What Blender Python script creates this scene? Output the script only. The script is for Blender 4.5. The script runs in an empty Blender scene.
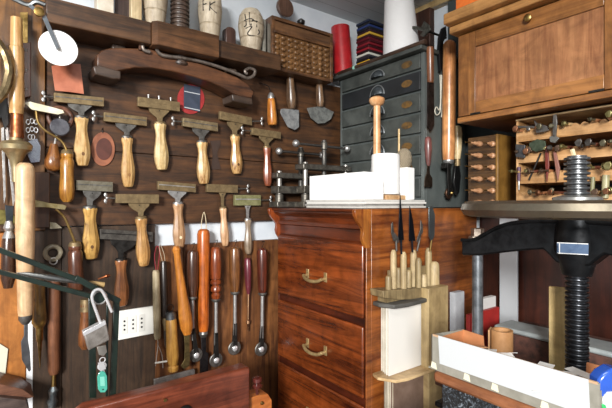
import bpy, bmesh, math, random
from mathutils import Vector, Matrix
random.seed(7)
C = bpy.context.scene.collection
V = Vector
# ---------------------------------------------------------------- camera
CAM = V((1.4, 0, 1.3)); YAW = math.radians(53.4); FP = 426.0
FW = V((-math.sin(YAW), math.cos(YAW), 0)); RT = V((math.cos(YAW), math.sin(YAW), 0)); UP = V((0, 0, 1))
def ray(px, py): return FW + RT*((px-306)/FP) + UP*((204-py)/FP)
def W(px, py, x=0.03):
    d = ray(px, py); return CAM + d*((x-CAM.x)/d.x)
def B(px, py, y):
    d = ray(px, py); return CAM + d*((y-CAM.y)/d.y)
def T(px, py, t): return CAM + ray(px, py)*t
def dep(P): return (P-CAM).dot(FW)
def sc(P): return dep(P)/FP            # metres per photo pixel at P
cam = bpy.data.cameras.new('camera'); co = bpy.data.objects.new('camera', cam); C.objects.link(co)
co.location = CAM; co.rotation_euler = (math.pi/2, 0, YAW)
cam.sensor_width = 36; cam.lens = 36*FP/612; cam.clip_start = .01
bpy.context.scene.camera = co
S = bpy.context.scene
S.view_settings.view_transform = 'Standard'; S.view_settings.look = 'None'; S.view_settings.gamma = 1
S.view_settings.use_curve_mapping = False; S.view_settings.exposure = 0.0

# ---------------------------------------------------------------- materials
MC = {}
def rgb(h):
    h = h.lstrip('#'); o = []
    for i in (0, 2, 4):
        c = int(h[i:i+2], 16)/255; o.append(c/12.92 if c <= .04045 else ((c+.055)/1.055)**2.4)
    return (*o, 1)
def base(name):
    m = bpy.data.materials.new(name); m.use_nodes = True
    nt = m.node_tree; return m, nt, nt.nodes['Principled BSDF']
def noise(nt, scale, axis_scale=(1, 1, 1), detail=5, dist=0, rough=.6):
    tc = nt.nodes.new('ShaderNodeTexCoord'); mp = nt.nodes.new('ShaderNodeMapping'); n = nt.nodes.new('ShaderNodeTexNoise')
    mp.inputs['Scale'].default_value = axis_scale
    n.inputs['Scale'].default_value = scale; n.inputs['Detail'].default_value = detail
    n.inputs['Distortion'].default_value = dist; n.inputs['Roughness'].default_value = rough
    nt.links.new(tc.outputs['Object'], mp.inputs[0]); nt.links.new(mp.outputs[0], n.inputs['Vector']); return n
def ramp(nt, src, stops):
    r = nt.nodes.new('ShaderNodeValToRGB'); e = r.color_ramp.elements
    while len(e) < len(stops): e.new(.5)
    for k, (p, c) in enumerate(stops): e[k].position = p; e[k].color = c
    nt.links.new(src, r.inputs[0]); return r
def bump(nt, src, b, st, d=.002):
    bn = nt.nodes.new('ShaderNodeBump'); bn.inputs['Strength'].default_value = st; bn.inputs['Distance'].default_value = d
    nt.links.new(src, bn.inputs['Height']); nt.links.new(bn.outputs[0], b.inputs['Normal'])
def wood(c1, c2, ax='Z', s=60, rough=.42, coat=.15, wear=None, st=.25):
    k = ('w', c1, c2, ax, s, rough, coat, wear)
    if k in MC: return MC[k]
    m, nt, b = base('wood')
    sv = [1, 1, 1]; sv['XYZ'.index(ax)] = .07
    n = noise(nt, s*1.7, sv, 9, 1.0, .68)
    r = ramp(nt, n.outputs[0], [(.36, rgb(c1)), (.62, rgb(c2))])
    col = r.outputs[0]
    n2 = noise(nt, 16, (1, 1, 1), 6, .8)
    w2 = ramp(nt, n2.outputs[0], [(.36, (.60, .57, .54, 1)), (.6, (1.08, 1.08, 1.08, 1))])
    mx = nt.nodes.new('ShaderNodeMix'); mx.data_type = 'RGBA'; mx.blend_type = 'MULTIPLY'; mx.inputs[0].default_value = .8
    nt.links.new(col, mx.inputs[6]); nt.links.new(w2.outputs[0], mx.inputs[7]); col = mx.outputs[2]
    if wear:
        n3 = noise(nt, 38, (1, 1, .6), 3, .3); f = ramp(nt, n3.outputs[0], [(.56, (0, 0, 0, 1)), (.68, (1, 1, 1, 1))])
        m3 = nt.nodes.new('ShaderNodeMix'); m3.data_type = 'RGBA'; nt.links.new(f.outputs[0], m3.inputs[0])
        nt.links.new(col, m3.inputs[6]); m3.inputs[7].default_value = rgb(wear); col = m3.outputs[2]
    nt.links.new(col, b.inputs['Base Color'])
    b.inputs['Roughness'].default_value = rough; b.inputs['Coat Weight'].default_value = coat; b.inputs['Coat Roughness'].default_value = .25
    bump(nt, n.outputs[0], b, st, .001)
    MC[k] = m; return m
def metal(c, rough=.35, met=1.0, dirt=None):
    k = ('m', c, rough, met, dirt)
    if k in MC: return MC[k]
    m, nt, b = base('metal'); n = noise(nt, 45, (1, 1, 1), 5, .4)
    r = ramp(nt, n.outputs[0], [(.35, rgb(dirt or c)), (.6, rgb(c))]); nt.links.new(r.outputs[0], b.inputs['Base Color'])
    rr = ramp(nt, n.outputs[0], [(.3, (min(1, rough+.2),)*3+(1,)), (.7, (rough,)*3+(1,))]); nt.links.new(rr.outputs[0], b.inputs['Roughness'])
    b.inputs['Metallic'].default_value = met; MC[k] = m; return m
def paint(c, rough=.5, c2=None, s=30, coat=0, st=.1, spec=.5):
    k = ('p', c, rough, c2, s, coat)
    if k in MC: return MC[k]
    m, nt, b = base('paint'); n = noise(nt, s, (1, 1, 1), 5, .2)
    r = ramp(nt, n.outputs[0], [(.35, rgb(c2 or c)), (.62, rgb(c))]); nt.links.new(r.outputs[0], b.inputs['Base Color'])
    b.inputs['Roughness'].default_value = rough; b.inputs['Coat Weight'].default_value = coat; bump(nt, n.outputs[0], b, st, .001)
    MC[k] = m; return m
STEEL = metal('c8c8c6', .3, .8, '9a9896'); DSTEEL = metal('7c7a76', .4, .8, '55524e'); CHROME = metal('e4e4e6', .2, .6)
IRON = metal('3a3836', .45, .8, '1e1c1a'); BLACK = paint('141414', .35, '0c0c0c', coat=.2); BRASS = metal('b79a62', .3, 1, '7d6537')
OBRASS = metal('8e7a58', .42, .55, '705f44'); COPPER = metal('b0704c', .3, 1, '7c4a30'); WHITE = paint('eeeeec', .55)
DHOLE = paint('0a0a0a', .8)

# ---------------------------------------------------------------- mesh building
WL = {}
class MB:
    def __init__(s): s.bm = bmesh.new()
    def poly(s, pts, off):
        bm = s.bm; off = V(off); a = [bm.verts.new(p) for p in pts]; b = [bm.verts.new(V(p)+off) for p in pts]; n = len(a)
        f = [bm.faces.new(a), bm.faces.new(b[::-1])]
        for i in range(n): f.append(bm.faces.new((a[i], b[i], b[(i+1) % n], a[(i+1) % n])))
        bmesh.ops.recalc_face_normals(bm, faces=f); return s
    def box(s, a, b):
        x0, y0, z0 = a; x1, y1, z1 = b
        return s.poly([V((x0, y0, z0)), V((x1, y0, z0)), V((x1, y1, z0)), V((x0, y1, z0))], (0, 0, z1-z0))
    def cbox(s, c, size, M=None):
        M = M or Matrix.Identity(3); h = V(size)/2; c = V(c)
        p = [c + M @ V((sx*h.x, sy*h.y, -h.z)) for sx, sy in ((-1, -1), (1, -1), (1, 1), (-1, 1))]
        return s.poly(p, M @ V((0, 0, size[2])))
    def wp(s, pxs, x1, x0): return s.poly([W(a, b, x1) for a, b in pxs], (x0-x1, 0, 0))
    def bp(s, pxs, y1, y0): return s.poly([B(a, b, y1) for a, b in pxs], (0, y0-y1, 0))
    def ring(s, c, u, v, ru, rv, n, o=0):
        return [s.bm.verts.new(c + u*(ru*math.cos(2*math.pi*(i+o)/n)) + v*(rv*math.sin(2*math.pi*(i+o)/n))) for i in range(n)]
    def lathe(s, P0, P1, prof, seg=18, flat=1.0, nrm=V((1, 0, 0)), o=0):
        P0 = V(P0); P1 = V(P1); a = (P1-P0); L = a.length; a = a/L
        if abs(a.dot(nrm)) > .95: nrm = V((0, 0, 1)) if abs(a.z) < .9 else V((1, 0, 0))
        v = (nrm - a*nrm.dot(a)).normalized(); u = a.cross(v); prev = None; fs = []
        for (f, r) in prof:
            r = max(r, 1e-5); rg = s.ring(P0+a*(L*f), u, v, r, r*flat, seg, o)
            if prev:
                for i in range(seg): fs.append(s.bm.faces.new((prev[i], prev[(i+1) % seg], rg[(i+1) % seg], rg[i])))
            else: fs.append(s.bm.faces.new(rg[::-1]))
            prev = rg
        fs.append(s.bm.faces.new(prev)); bmesh.ops.recalc_face_normals(s.bm, faces=fs); return s
    def cyl(s, P0, P1, r, seg=18, r2=None): return s.lathe(P0, P1, [(0, r), (1, r if r2 is None else r2)], seg)
    def tube(s, pts, r, seg=8, smooth=True, closed=False):
        pts = [V(p) for p in pts]
        if smooth and len(pts) > 2:
            o = []; n = len(pts)
            for i in range(n-1 if not closed else n):
                g = (lambda k: pts[k % n]) if closed else (lambda k: pts[max(0, min(n-1, k))])
                p0, p1, p2, p3 = g(i-1), g(i), g(i+1), g(i+2)
                for j in range(5):
                    t = j/5; o.append(.5*((2*p1)+(p2-p0)*t+(2*p0-5*p1+4*p2-p3)*t*t+(3*p1-p0-3*p2+p3)*t**3))
            if not closed: o.append(pts[-1])
            pts = o
        rr = r if isinstance(r, (list, tuple)) else None; n = len(pts); prev = None; first = None; fs = []; nv = None
        for i, p in enumerate(pts):
            d = (pts[(i+1) % n]-pts[i-1]) if closed else (pts[min(n-1, i+1)]-pts[max(0, i-1)])
            d = d.normalized() if d.length > 1e-9 else V((0, 0, 1))
            if nv is None: nv = d.orthogonal().normalized()
            nv = (nv - d*nv.dot(d)); nv = nv.normalized() if nv.length > 1e-6 else d.orthogonal().normalized()
            q = d.cross(nv)
            if rr: f = i/(n-1)*(len(rr)-1); k = min(int(f), len(rr)-2); rad = rr[k]+(rr[k+1]-rr[k])*(f-k)
            else: rad = r
            rg = s.ring(p, nv, q, rad, rad, seg)
            if prev:
                for j in range(seg): fs.append(s.bm.faces.new((prev[j], prev[(j+1) % seg], rg[(j+1) % seg], rg[j])))
            else: first = rg
            prev = rg
        if closed:
            for j in range(seg): fs.append(s.bm.faces.new((prev[j], prev[(j+1) % seg], first[(j+1) % seg], first[j])))
        else: fs += [s.bm.faces.new(first[::-1]), s.bm.faces.new(prev)]
        bmesh.ops.recalc_face_normals(s.bm, faces=fs); return s
    def torus(s, c, r, r2, axis=V((1, 0, 0)), seg=28, sq=1.0):
        axis = V(axis).normalized(); u = axis.orthogonal().normalized(); v = axis.cross(u)
        if abs(axis.x) > .9: u = V((0, 1, 0)); v = V((0, 0, 1))
        return s.tube([V(c)+u*(r*math.cos(2*math.pi*i/seg))+v*(r*sq*math.sin(2*math.pi*i/seg)) for i in range(seg)], r2, 8, False, True)
    def ball(s, c, r, sx=1, sy=1, sz=1):
        M = Matrix.Translation(c) @ Matrix.Diagonal((r*sx, r*sy, r*sz, 1))
        bmesh.ops.create_uvsphere(s.bm, u_segments=18, v_segments=12, radius=1, matrix=M); return s
    def thread(s, P0, P1, r, pitch, seg=24, depth=.16):
        P0 = V(P0); P1 = V(P1); L = (P1-P0).length; n = int(L/pitch); pr = [(0, r*(1-depth))]
        for i in range(n):
            f = i/n; g = 1/n; pr += [(f+.06*g, r*(1-depth)), (f+.16*g, r*.98), (f+.24*g, r), (f+.58*g, r), (f+.66*g, r*.98), (f+.76*g, r*(1-depth))]
        pr.append((1, r*(1-depth))); return s.lathe(P0, P1, pr, seg)
    def build(s, name, mat, parent=None, bev=0, ang=35):
        me = bpy.data.meshes.new(name); vs = [v.co.copy() for v in s.bm.verts]
        if parent is not None: o0 = WL[parent.name]
        else:
            o0 = V((sum(v.x for v in vs)/len(vs), sum(v.y for v in vs)/len(vs), min(v.z for v in vs)))
        for v in s.bm.verts: v.co -= o0
        s.bm.to_mesh(me); s.bm.free()
        for p in me.polygons: p.use_smooth = True
        me.set_sharp_from_angle(angle=math.radians(ang)); me.materials.append(mat)
        o = bpy.data.objects.new(name, me); C.objects.link(o)
        if parent is not None: o.parent = parent
        else: o.location = o0
        WL[o.name] = o0.copy()
        if bev:
            b = o.modifiers.new('bevel', 'BEVEL'); b.width = bev; b.segments = 2; b.limit_method = 'ANGLE'; b.angle_limit = math.radians(50)
            b.harden_normals = False
        return o
def thing(name, label, cat, loc, group=None):
    o = bpy.data.objects.new(name, None); C.objects.link(o); o.location = loc; o.empty_display_size = .02
    o['label'] = label; o['category'] = cat
    if group: o['group'] = group
    WL[o.name] = V(loc); return o
def tag(o, label, cat, group=None):
    o['label'] = label; o['category'] = cat
    if group: o['group'] = group
    return o
def struct(o): o['kind'] = 'structure'; return o
def copy_tree(o, parent=None):
    c = o.copy(); C.objects.link(c)
    if parent is not None: c.parent = parent
    for ch in list(o.children): copy_tree(ch, c)
    return c
BX = .022          # front face of the boards on the left wall

# ================================================================ ROOM
wallm = paint('dde3e8', .8, 'ccd4dc', 6)
struct(MB().box((-.08, -1.2, 0), (0, 1.53, 2.11)).build('wall_left', wallm))
struct(MB().box((0, 1.45, 0), (3.0, 1.53, 2.11)).build('wall_back', wallm))
struct(MB().box((-.08, -1.2, -.05), (3.0, 1.53, 0)).build('floor', paint('6b5a4a', .7, '5a4a3c', 8)))
m, nt, b = base('ceiling_boards')
tc = nt.nodes.new('ShaderNodeTexCoord'); wv = nt.nodes.new('ShaderNodeTexWave'); wv.bands_direction = 'X'; wv.wave_profile = 'SAW'
wv.inputs['Scale'].default_value = 4.5; nt.links.new(tc.outputs['Object'], wv.inputs['Vector'])
r = ramp(nt, wv.outputs['Fac'], [(.0, rgb('6e7476')), (.05, rgb('c9cdcf'))]); nt.links.new(r.outputs[0], b.inputs['Base Color']); b.inputs['Roughness'].default_value = .7
struct(MB().box((-.08, -.75, 2.11), (3.0, 1.53, 2.17)).build('ceiling', m))
struct(MB().box((0.0, 1.42, 2.085), (3.0, 1.45, 2.11)).build('trim_1', wood('9a8258', 'b79d70', 'X')))
# upper dark board on the left wall
zb = W(150, 224, BX).z
ubm = wood('2a1809', '57371c', 'Y', 26, .58, .08, st=.3)
y0, y1 = W(46, 100, BX).y, W(343, 100, BX).y
zt = 1.80
cut = W(46, 147, BX).z
mb = MB(); mb.box((0, y0, cut+.0008), (BX, y1, zt)); mb.box((0, y0, zb), (BX, y1, cut-.0008)); struct(mb.build('trim_2', ubm, None, .0015))
# board pieces below it
gbm = wood('2a1f16', '4a3626', 'Z', 30, .6, .05, st=.3)
ya, yb = W(33, 300, BX).y, W(155, 300, BX).y
mb = MB(); k = W(62, 300, BX).y; mb.box((0, ya, .3), (BX, k-.001, zb-.003)); mb.box((0, k+.001, .3), (BX, yb, zb-.003)); struct(mb.build('trim_3', gbm, None, .001))
wbm = wood('4a2a18', '84552f', 'Z', 24, .5, .15, st=.3)
mb = MB(); zl = W(215, 243, BX).z; ks = [155, 184, 205, 241, 280]
for a, c in zip(ks, ks[1:]): mb.box((0, W(a, 300, BX).y+.0008, .3), (BX-.001*(a % 2), W(c, 300, BX).y-.0008, zl))
struct(mb.build('trim_4', wbm, None, .001))
# oak panels at far left
okm = wood('7a4f28', 'a87442', 'Z', 22, .45, .2)
mb = MB(); mb.box((0, -.55, zb-.01), (BX+.008, W(45, 100, BX).y, 2.11)); struct(mb.build('trim_5', wood('422a14', '805628', 'Z', 22, .45, .2), None, .002))
mb = MB(); mb.box((0, -.55, .3), (BX, W(26, 300, BX).y, zb-.012)); struct(mb.build('trim_6', wood('9a5c26', 'c07d3c', 'Z', 18, .45, .2), None, .002))
mb = MB(); mb.wp([(34, 172), (50, 172), (50, 228), (34, 228)], BX+.014, BX+.0005); struct(mb.build('trim_7', wood('3f2a1e', '65452f', 'Z', 26), None, .002))
struct(MB().box((0, W(26, 300, BX).y+.0008, .3), (BX-.003, W(33, 300, BX).y-.0008, zb-.02)).build('trim_11', paint('eef0f2', .6)))  # white filler added so the recessed, shaded wall gap stays bright
# dark panelling of the back wall
mb = MB(); mb.box((.53, 1.435, .3), (2.2, 1.45, 1.30)); struct(mb.build('trim_8', wood('2a130d', '4a2317', 'Z', 16, .4, .3), None, .002))
mb = MB(); mb.box((.40, 1.43, 1.27), (.86, 1.449, 2.09)); struct(mb.build('trim_9', paint('3f4748', .6, '343c3e', 12)))
mb = MB(); mb.box((.87, 1.43, 1.301), (2.2, 1.449, 1.9)); struct(mb.build('trim_10', wood('241a14', '3a291f', 'X', 16)))
# ================================================================ PRESS BEAM
bmw = wood('2a1b0f', '5a3d25', 'Y', 26, .5, .2)
cs = V((.08, .6, 1.765)); rt = thing('press_beam', 'long dark antique wooden beam serving as shelf along top of tool wall', 'beam', cs)
zb0, zb1 = 1.765, 1.83
a, bb, cc, d = W(46, 10, .14).y, W(152, 30, .14).y, W(217, 30, .14).y, W(281, 60, .14).y
MB().box((BX, a, zb0), (.135, bb, zb1)).build('beam_section', bmw, rt, .003)
mb = MB(); mb.poly([V((BX, bb, zb0-.003)), V((.14, bb, zb0-.003)), V((.154, bb+.012, zb0-.003)), V((.157, cc-.012, zb0-.003)), V((.157, cc, zb0-.003)), V((BX, cc, zb0-.003))], (0, 0, zb1-zb0+.005)); mb.build('beam_section', wood('35220f', '68452a', 'Y', 24), rt, .002)
MB().box((BX, cc, zb0+.006), (.14, d, zb1-.004)).build('beam_section', bmw, rt, .003)
for p in ((118, 42), (230, 65)):
    c = W(*p, .06); MB().box((BX, c.y-.018, c.z-.03), (.075, c.y+.018, zb0)).build('strap', wood('4a3c34', '6a5a4c', 'Z', 40), rt, .002)
# bow beam
arc = [(97, 55), (102, 50), (110, 48), (130, 48), (150, 49), (170, 54), (190, 60), (205, 65), (222, 71), (237, 77), (248, 84), (254, 92), (252, 98), (242, 97), (232, 93), (222, 87), (208, 81), (192, 76), (172, 71), (152, 68), (135, 67.5), (122, 70), (116, 71), (97, 67)]
rt = thing('bow_clamp', 'dark curved wooden bow clamp hanging under the beam', 'clamp', W(170, 65, .06))
MB().wp(arc, .105, BX+.004).build('bow', wood('331f14', '654027', 'Y', 22, .45, .25), rt, .003)
MB().wp([(93, 66), (99, 65), (121, 71), (121, 79), (113, 79), (95, 74)], .11, BX+.01).build('end_block', wood('2d221c', '4d3e34', 'Y', 26), rt, .003)
MB().wp([(232, 94), (252, 98), (253, 105), (247, 104), (233, 101)], .11, BX+.01).build('end_block', wood('2d221c', '4d3e34', 'Y', 26), rt, .003)
# iron rod
rt = thing('iron_hook_rod', 'long bent iron rod with an eye, lying across the curved bow', 'rod', W(150, 48, .12))
pts = [(150, 52), (144, 50), (143, 45), (148, 41.5), (154, 43), (157, 50), (160, 54), (166, 56), (182, 58), (203, 62), (225, 69), (240, 75), (247, 78), (253, 76), (255, 71), (250, 68), (245, 71), (247, 74)]
MB().tube([W(x, y, .112) for x, y in pts], .0055, 8).build('rod', metal('8a8078', .42, .7, '5c524a'), rt)
MB().tube([W(x, y, .110) for x, y in ((140, 50), (141, 43), (147, 40), (151, 43))], .005, 8).build('eye_loop', metal('6d5040', .5, .7, '4a3226'), rt)
# wooden screws in the beam
scm = wood('2a1f1a', '54443a', 'Z', 40)
rt = thing('wooden_screw', 'dark coarse threaded wooden screw standing up through the beam', 'screw', W(180, 50, .09))
c = W(180, 40, .09); MB().thread((c.x, c.y, 1.832), (c.x, c.y, 2.05), 9.3*sc(c), .0135, 22).build('thread', scm, rt)
c2 = W(183, 55, .09); MB().thread((c.x, c.y, 1.733), (c.x, c.y, 1.7615), 8*sc(c), .0125, 22).build('screw_tip', scm, rt)
# things on the beam
def on_beam_box(p0, p1, ztop, x0, x1, mat, name, lab, cat, round_top=False):
    a, b = W(p0, 10, x1).y, W(p1, 10, x1).y
    if round_top:
        h = (b-a)/2; pts = [V((x1, a, 1.83)), V((x1, b, 1.83)), V((x1, b, ztop-h*.7))]
        pts += [V((x1, (a+b)/2+h*math.cos(t), ztop-h*.7+h*.7*math.sin(t))) for t in (math.pi*k/8 for k in range(1, 8))] + [V((x1, a, ztop-h*.7))]
        mb = MB().poly(pts, (x0-x1, 0, 0))
    else: mb = MB().box((x0, a, 1.83), (x1, b, ztop))
    tag(mb.build(name, mat, None, .002), lab, cat)
on_beam_box(97, 114, 1.93, .07, .11, paint('d8cfc0', .7, 'c4b8a4'), 'cream_box', 'cream box on the beam left of the dark wooden post', 'box')
on_beam_box(115, 130, 2.0, .05, .09, wood('2e2421', '4a3b36', 'Z'), 'wooden_post', 'dark flat wooden post on the beam between two cream blocks', 'post')
on_beam_box(131, 142, 1.97, .06, .11, wood('b9a078', 'd8c49c', 'Z', 40), 'pale_wood_block', 'pale wooden block on the beam left of the first turned jar', 'block')
on_beam_box(226, 236, 1.905, .05, .08, wood('33211b', '503830', 'Z'), 'rounded_paddle', 'dark round topped wooden paddle on the beam between two cream jars', 'paddle', True)
on_beam_box(263, 266, 1.955, .03, .10, paint('8d8a80', .7, '706c62'), 'grey_board', 'thin grey board on the beam right of the last cream jar', 'board')
on_beam_box(268, 271, 1.95, .03, .09, paint('6f6a60', .7, '5a554c'), 'dark_grey_board', 'darker grey board on the beam against the carved lattice case', 'board')
jm = wood('a89880', 'ccbfa8', 'Z', 30, .6, .05, st=.1)
jar_labs = ['cream turned wooden jar with dark script at the left of the big wooden screw', 'tall cream turned wooden jar with black marks right of the wooden screw', 'cream turned wooden jar with black monogram above the hook end of the rod']
INK = paint('15110f', .6)
strokes = [
 [[(-.5, .78), (-.3, .66), (0, .64), (.35, .70), (.5, .8)], [(.1, .82), (.3, .70), (.5, .76)]],
 [[(-.1, .86), (-.1, .74)], [(.1, .88), (.1, .76)], [(-.42, .72), (-.4, .50)], [(-.42, .70), (-.15, .72)], [(-.4, .61), (-.2, .63)], [(0, .66), (-.02, .50)], [(.3, .68), (-.02, .58), (.4, .48)]],
 [[(-.35, .80), (-.25, .55), (-.38, .5)], [(-.1, .84), (-.05, .52)], [(-.38, .64), (-.05, .68), (.15, .66)], [(0, .52), (.22, .82), (.32, .50)], [(.05, .64), (.35, .64)], [(-.3, .46), (.05, .50), (-.2, .34), (.1, .30), (.5, .38), (.42, .46)]]]
for i, (px, r, h) in enumerate(((155, 12.5, .165), (210, 12, .175), (251, 13, .145))):
    c = W(px, 30, .088); R = r*sc(c); rt = thing('turned_jar', jar_labs[i], 'jar', (c.x, c.y, 1.831), 'cream turned jars on the beam')
    pr = [(0, .66), (.03, .70), (.28, .86), (.30, .80), (.32, .88), (.5, .97), (.60, 1), (.62, .93), (.64, .99), (.80, .93), (.82, .85), (.84, .90), (.95, .72), (1, .60)]
    MB().lathe((c.x, c.y, 1.831), (c.x, c.y, 1.831+h), [(f, R*q) for f, q in pr], 28).build('body', jm, rt)
    mb = MB(); d0 = (CAM-c); ang0 = math.atan2(d0.y, d0.x)
    def rad(f):
        for (f0, q0), (f1, q1) in zip(pr, pr[1:]):
            if f0 <= f <= f1: return R*(q0+(q1-q0)*(f-f0)/(f1-f0))
    for st in strokes[i]:
        mb.tube([V((c.x+math.cos(ang0+u*1.45)*(rad(f)+.0003), c.y+math.sin(ang0+u*1.45)*(rad(f)+.0003), 1.831+h*f)) for u, f in st], .0018, 6)
    mb.build('inked_monogram', INK, rt)
# carved lattice case
rt = thing('lattice_case', 'brown wooden case with diamond lattice front beside the red tube', 'case', W(300, 70, .06))
fw = wood('3a2414', '765030', 'Y', 30, .5, .15)
qx = .10
TL, TR, BR, BL = (272, 14), (333, 31.5), (333, 83), (276, 70)
p = [W(*q, qx) for q in (TL, TR, BR, BL)]
ya, yb = p[0].y, p[1].y; z1 = p[0].z-.003; z0 = 1.785
MB().box((BX, ya, z0), (qx-.012, yb, z1)).build('body', fw, rt, .002)
mb = MB(); t_ = .012
mb.box((qx-.012, ya, z0), (qx, ya+t_, z1)).box((qx-.012, yb-t_, z0), (qx, yb, z1)).box((qx-.012, ya+t_, z0), (qx, yb-t_, z0+t_)).box((qx-.012, ya+t_, z1-t_), (qx, yb-t_, z1)).box((qx-.012, ya+t_, z1-.058), (qx, yb-t_, z1-.048))
mb.build('frame', fw, rt, .0015)
mb = MB(); lz0, lz1 = z0+t_, z1-.058; ly0, ly1 = ya+t_, yb-t_; nh, nv = 9, 6
for i in range(nh):
    for j in range(nv):
        cy = ly0+(ly1-ly0)*(i+.5)/nh; cz = lz0+(lz1-lz0)*(j+.5)/nv; hy = (ly1-ly0)/nh*.5; hz = (lz1-lz0)/nv*.5; bm = mb.bm
        mb.ball((qx-.010, cy, cz), 1, .009, hy*.88, hz*.86)
mb.box((qx-.0118, ly0, lz0), (qx-.0095, ly1, lz1)); mb.build('lattice_panel', wood('4a3018', '86603a', 'Z', 60), rt, 0)
MB().box((qx-.011, ly0, z1-.046), (qx-.005, ly1, z1-.014)).build('drawer_front', wood('4a3220', '7a5638', 'Y', 30), rt, .001)
c = W(284, 9, .05)
tag(MB().lathe((.048, c.y, c.z+.002), (.066, c.y, c.z+.002), [(0, .0), (0, .034), (.2, .036), (.8, .036), (1, .033), (1, .0)], 28).build('wooden_disc', wood('4a3428', '6e5142', 'Z'), None), 'round brown wooden disc standing on top of the lattice case', 'disc')
c = W(301, 20, .07)
MB().lathe((c.x, c.y, z1), (c.x, c.y, z1+.034), [(0, .007), (.3, .006), (.45, .015), (.75, .016), (1, .007)], 16).build('knob', BLACK, rt)

# ================================================================ PALLET TOOLS
PH = [(0, 0), (0, .72), (.03, .84), (.07, .84), (.16, .70), (.28, .66), (.44, .80), (.6, .97), (.72, 1), (.84, .92), (.94, .76), (.985, .66), (1, .5), (1, 0)]
PG = 'handled type pallets hung in rows on the dark board'
def wallx(w, P, flat=.75): return BX+.0008+w/2*sc(P)*flat
def pallet(bl, br, h, ht, hb, w, cols, bmat, wing, label, shank=None, smat=None, wear=None, flat=.75, extra=None, dx=0, med=None):
    top = W(*ht); rt = thing('type_pallet', label, 'pallet', W((bl[0]+br[0])/2, bl[1], .03), PG)
    x = wallx(w, top, flat)+dx; x0 = x-.004; x1 = x+.006
    a, b = V((*bl, 0)), V((*br, 0)); pf = lambda f, dy: ((a+(b-a)*f).x, (a+(b-a)*f).y+dy)
    MB().wp([pf(0, 0), pf(1, 0), pf(1, h), pf(0, h)], x1+.002, x0-.002).build('blade', bmat, rt, .0008)
    MB().wp([pf(.03, h*.35), pf(.97, h*.35), pf(.97, h*.45), pf(.03, h*.45)], x1+.003, x1+.0015).build('groove_rib', smat or bmat, rt)
    L = (b-a).length; cx, cy = pf(.5, h); hx, hy = ht; cx += (hx-cx)*.5
    sw = L*.25
    g = hy-cy
    pts = [(cx-sw, cy-.5), (cx+sw, cy-.5), (cx+sw*.92, cy+g*.2), (cx+sw*.6, cy+g*.42), (hx+w*.2, cy+g*.64), (hx+w*.16, hy+1), (hx-w*.16, hy+1), (hx-w*.2, cy+g*.64), (cx-sw*.6, cy+g*.42), (cx-sw*.92, cy+g*.2)]
    if shank == 'thin': pts = [(cx-sw*.5, cy-.5), (cx+sw*.5, cy-.5), (cx+w*.16, cy+g*.3), (hx+w*.12, hy+1), (hx-w*.12, hy+1), (cx-w*.16, cy+g*.3)]
    sh = MB().wp(pts, x+.0035, x-.003).build('shank', smat or bmat, rt, .0006)
    c = W(cx, cy+g*.14, x+.004); MB().cyl(c-V((.002, 0, 0)), c+V((.0008, 0, 0)), .0017, 12).build('rivet', DHOLE, sh)
    P0, P1 = W(*ht, x), W(*hb, x); R = w/2*sc(P0)
    hd = MB().lathe(P0, P1, [(f, q*R*1.06) for f, q in PH], 8, flat, o=.5).build('handle', wood(cols[0], cols[1], 'Z', 70, .36, .3, wear), rt, .0016)
    if med:
        mc = P0+(P1-P0)*.76+V((R*flat*.98, 0, 0)); mb = MB(); mb.poly([mc+V((0, .0042*math.cos(2*math.pi*i/16), .0052*math.sin(2*math.pi*i/16))) for i in range(16)], (-.002, 0, 0)); mb.build('stamp_mark', paint(med, .5), hd)
    MB().lathe(P0-(P1-P0)*.03, P0+(P1-P0)*.035, [(0, 0), (0, R*.62), (.3, R*.84), (1, R*.84), (1, 0)], 16, flat).build('ferrule', smat or bmat, hd)
    if wing:
        f, s = (0, -1) if wing == 'L' else (1, 1)
        q = pf(f, h*.5); e = W(q[0]+s*9, q[1]-.5, x+.002); q = W(*q, x+.002)
        MB().cyl(q, e, .0022, 8).build('clamp_screw', DSTEEL, rt)
        mb = MB(); mb.ball(e, .0042)
        for sg in (-1, 1): mb.ball(e+V((.001, s*.004, sg*.009)), .0068, .35, .7, 1.05)
        mb.build('wing_nut', STEEL, rt)
    if extra:
        for f in extra: c0 = W(*pf(f, .5), x); MB().lathe(c0, c0+V((0, 0, .013)), [(0, .0022), (.55, .0022), (.6, .0036), (.9, .0034), (1, .001)], 10).build('set_screw', STEEL, rt)
    return rt
Lb = wood  # alias
pallet((54, 92.5), (104, 97.5), 9, (81.5, 117), (82.5, 166), 15, ('b98a4a', 'e3c48c'), OBRASS, 'L', 'amber handled pallet under the copper leather patch', smat=DSTEEL, med='6a4826')
pallet((104, 112), (147, 117), 9, (127, 137), (128.5, 187), 13, ('b07f45', 'dcb87c'), OBRASS, 'L', 'pallet with light handle right of the brown oval leather patch', smat=DSTEEL, med='8a6238')
pallet((138, 96.5), (180, 102), 9.5, (160, 123), (162, 170), 14, ('bf9a5e', 'e6cf9c'), OBRASS, None, 'pale handled pallet with small screws on its blade, left of the red disc', extra=(.25, .5, .78))
pallet((183, 117.5), (218, 123), 8.5, (202, 141.5), (204, 184), 13, ('b98a4c', 'dfc08a'), metal('9a8868', .4, .6, '75664c'), 'L', 'pallet with pale handle directly below the red disc', smat=DSTEEL, wear='7a4a24')
pallet((220, 111), (252, 117.5), 8, (235, 135.5), (237, 174), 12, ('a8763c', 'dbb478'), OBRASS, 'R', 'short pallet below the right end of the curved bow', wear='6a431f', med='4c3018')
pallet((252, 127.5), (281, 132), 7, (267, 147), (268, 186), 9.5, ('6a3220', 'a05a3c'), OBRASS, 'L', 'slim pallet with reddish brown handle beside the small presses', dx=.006)
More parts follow.
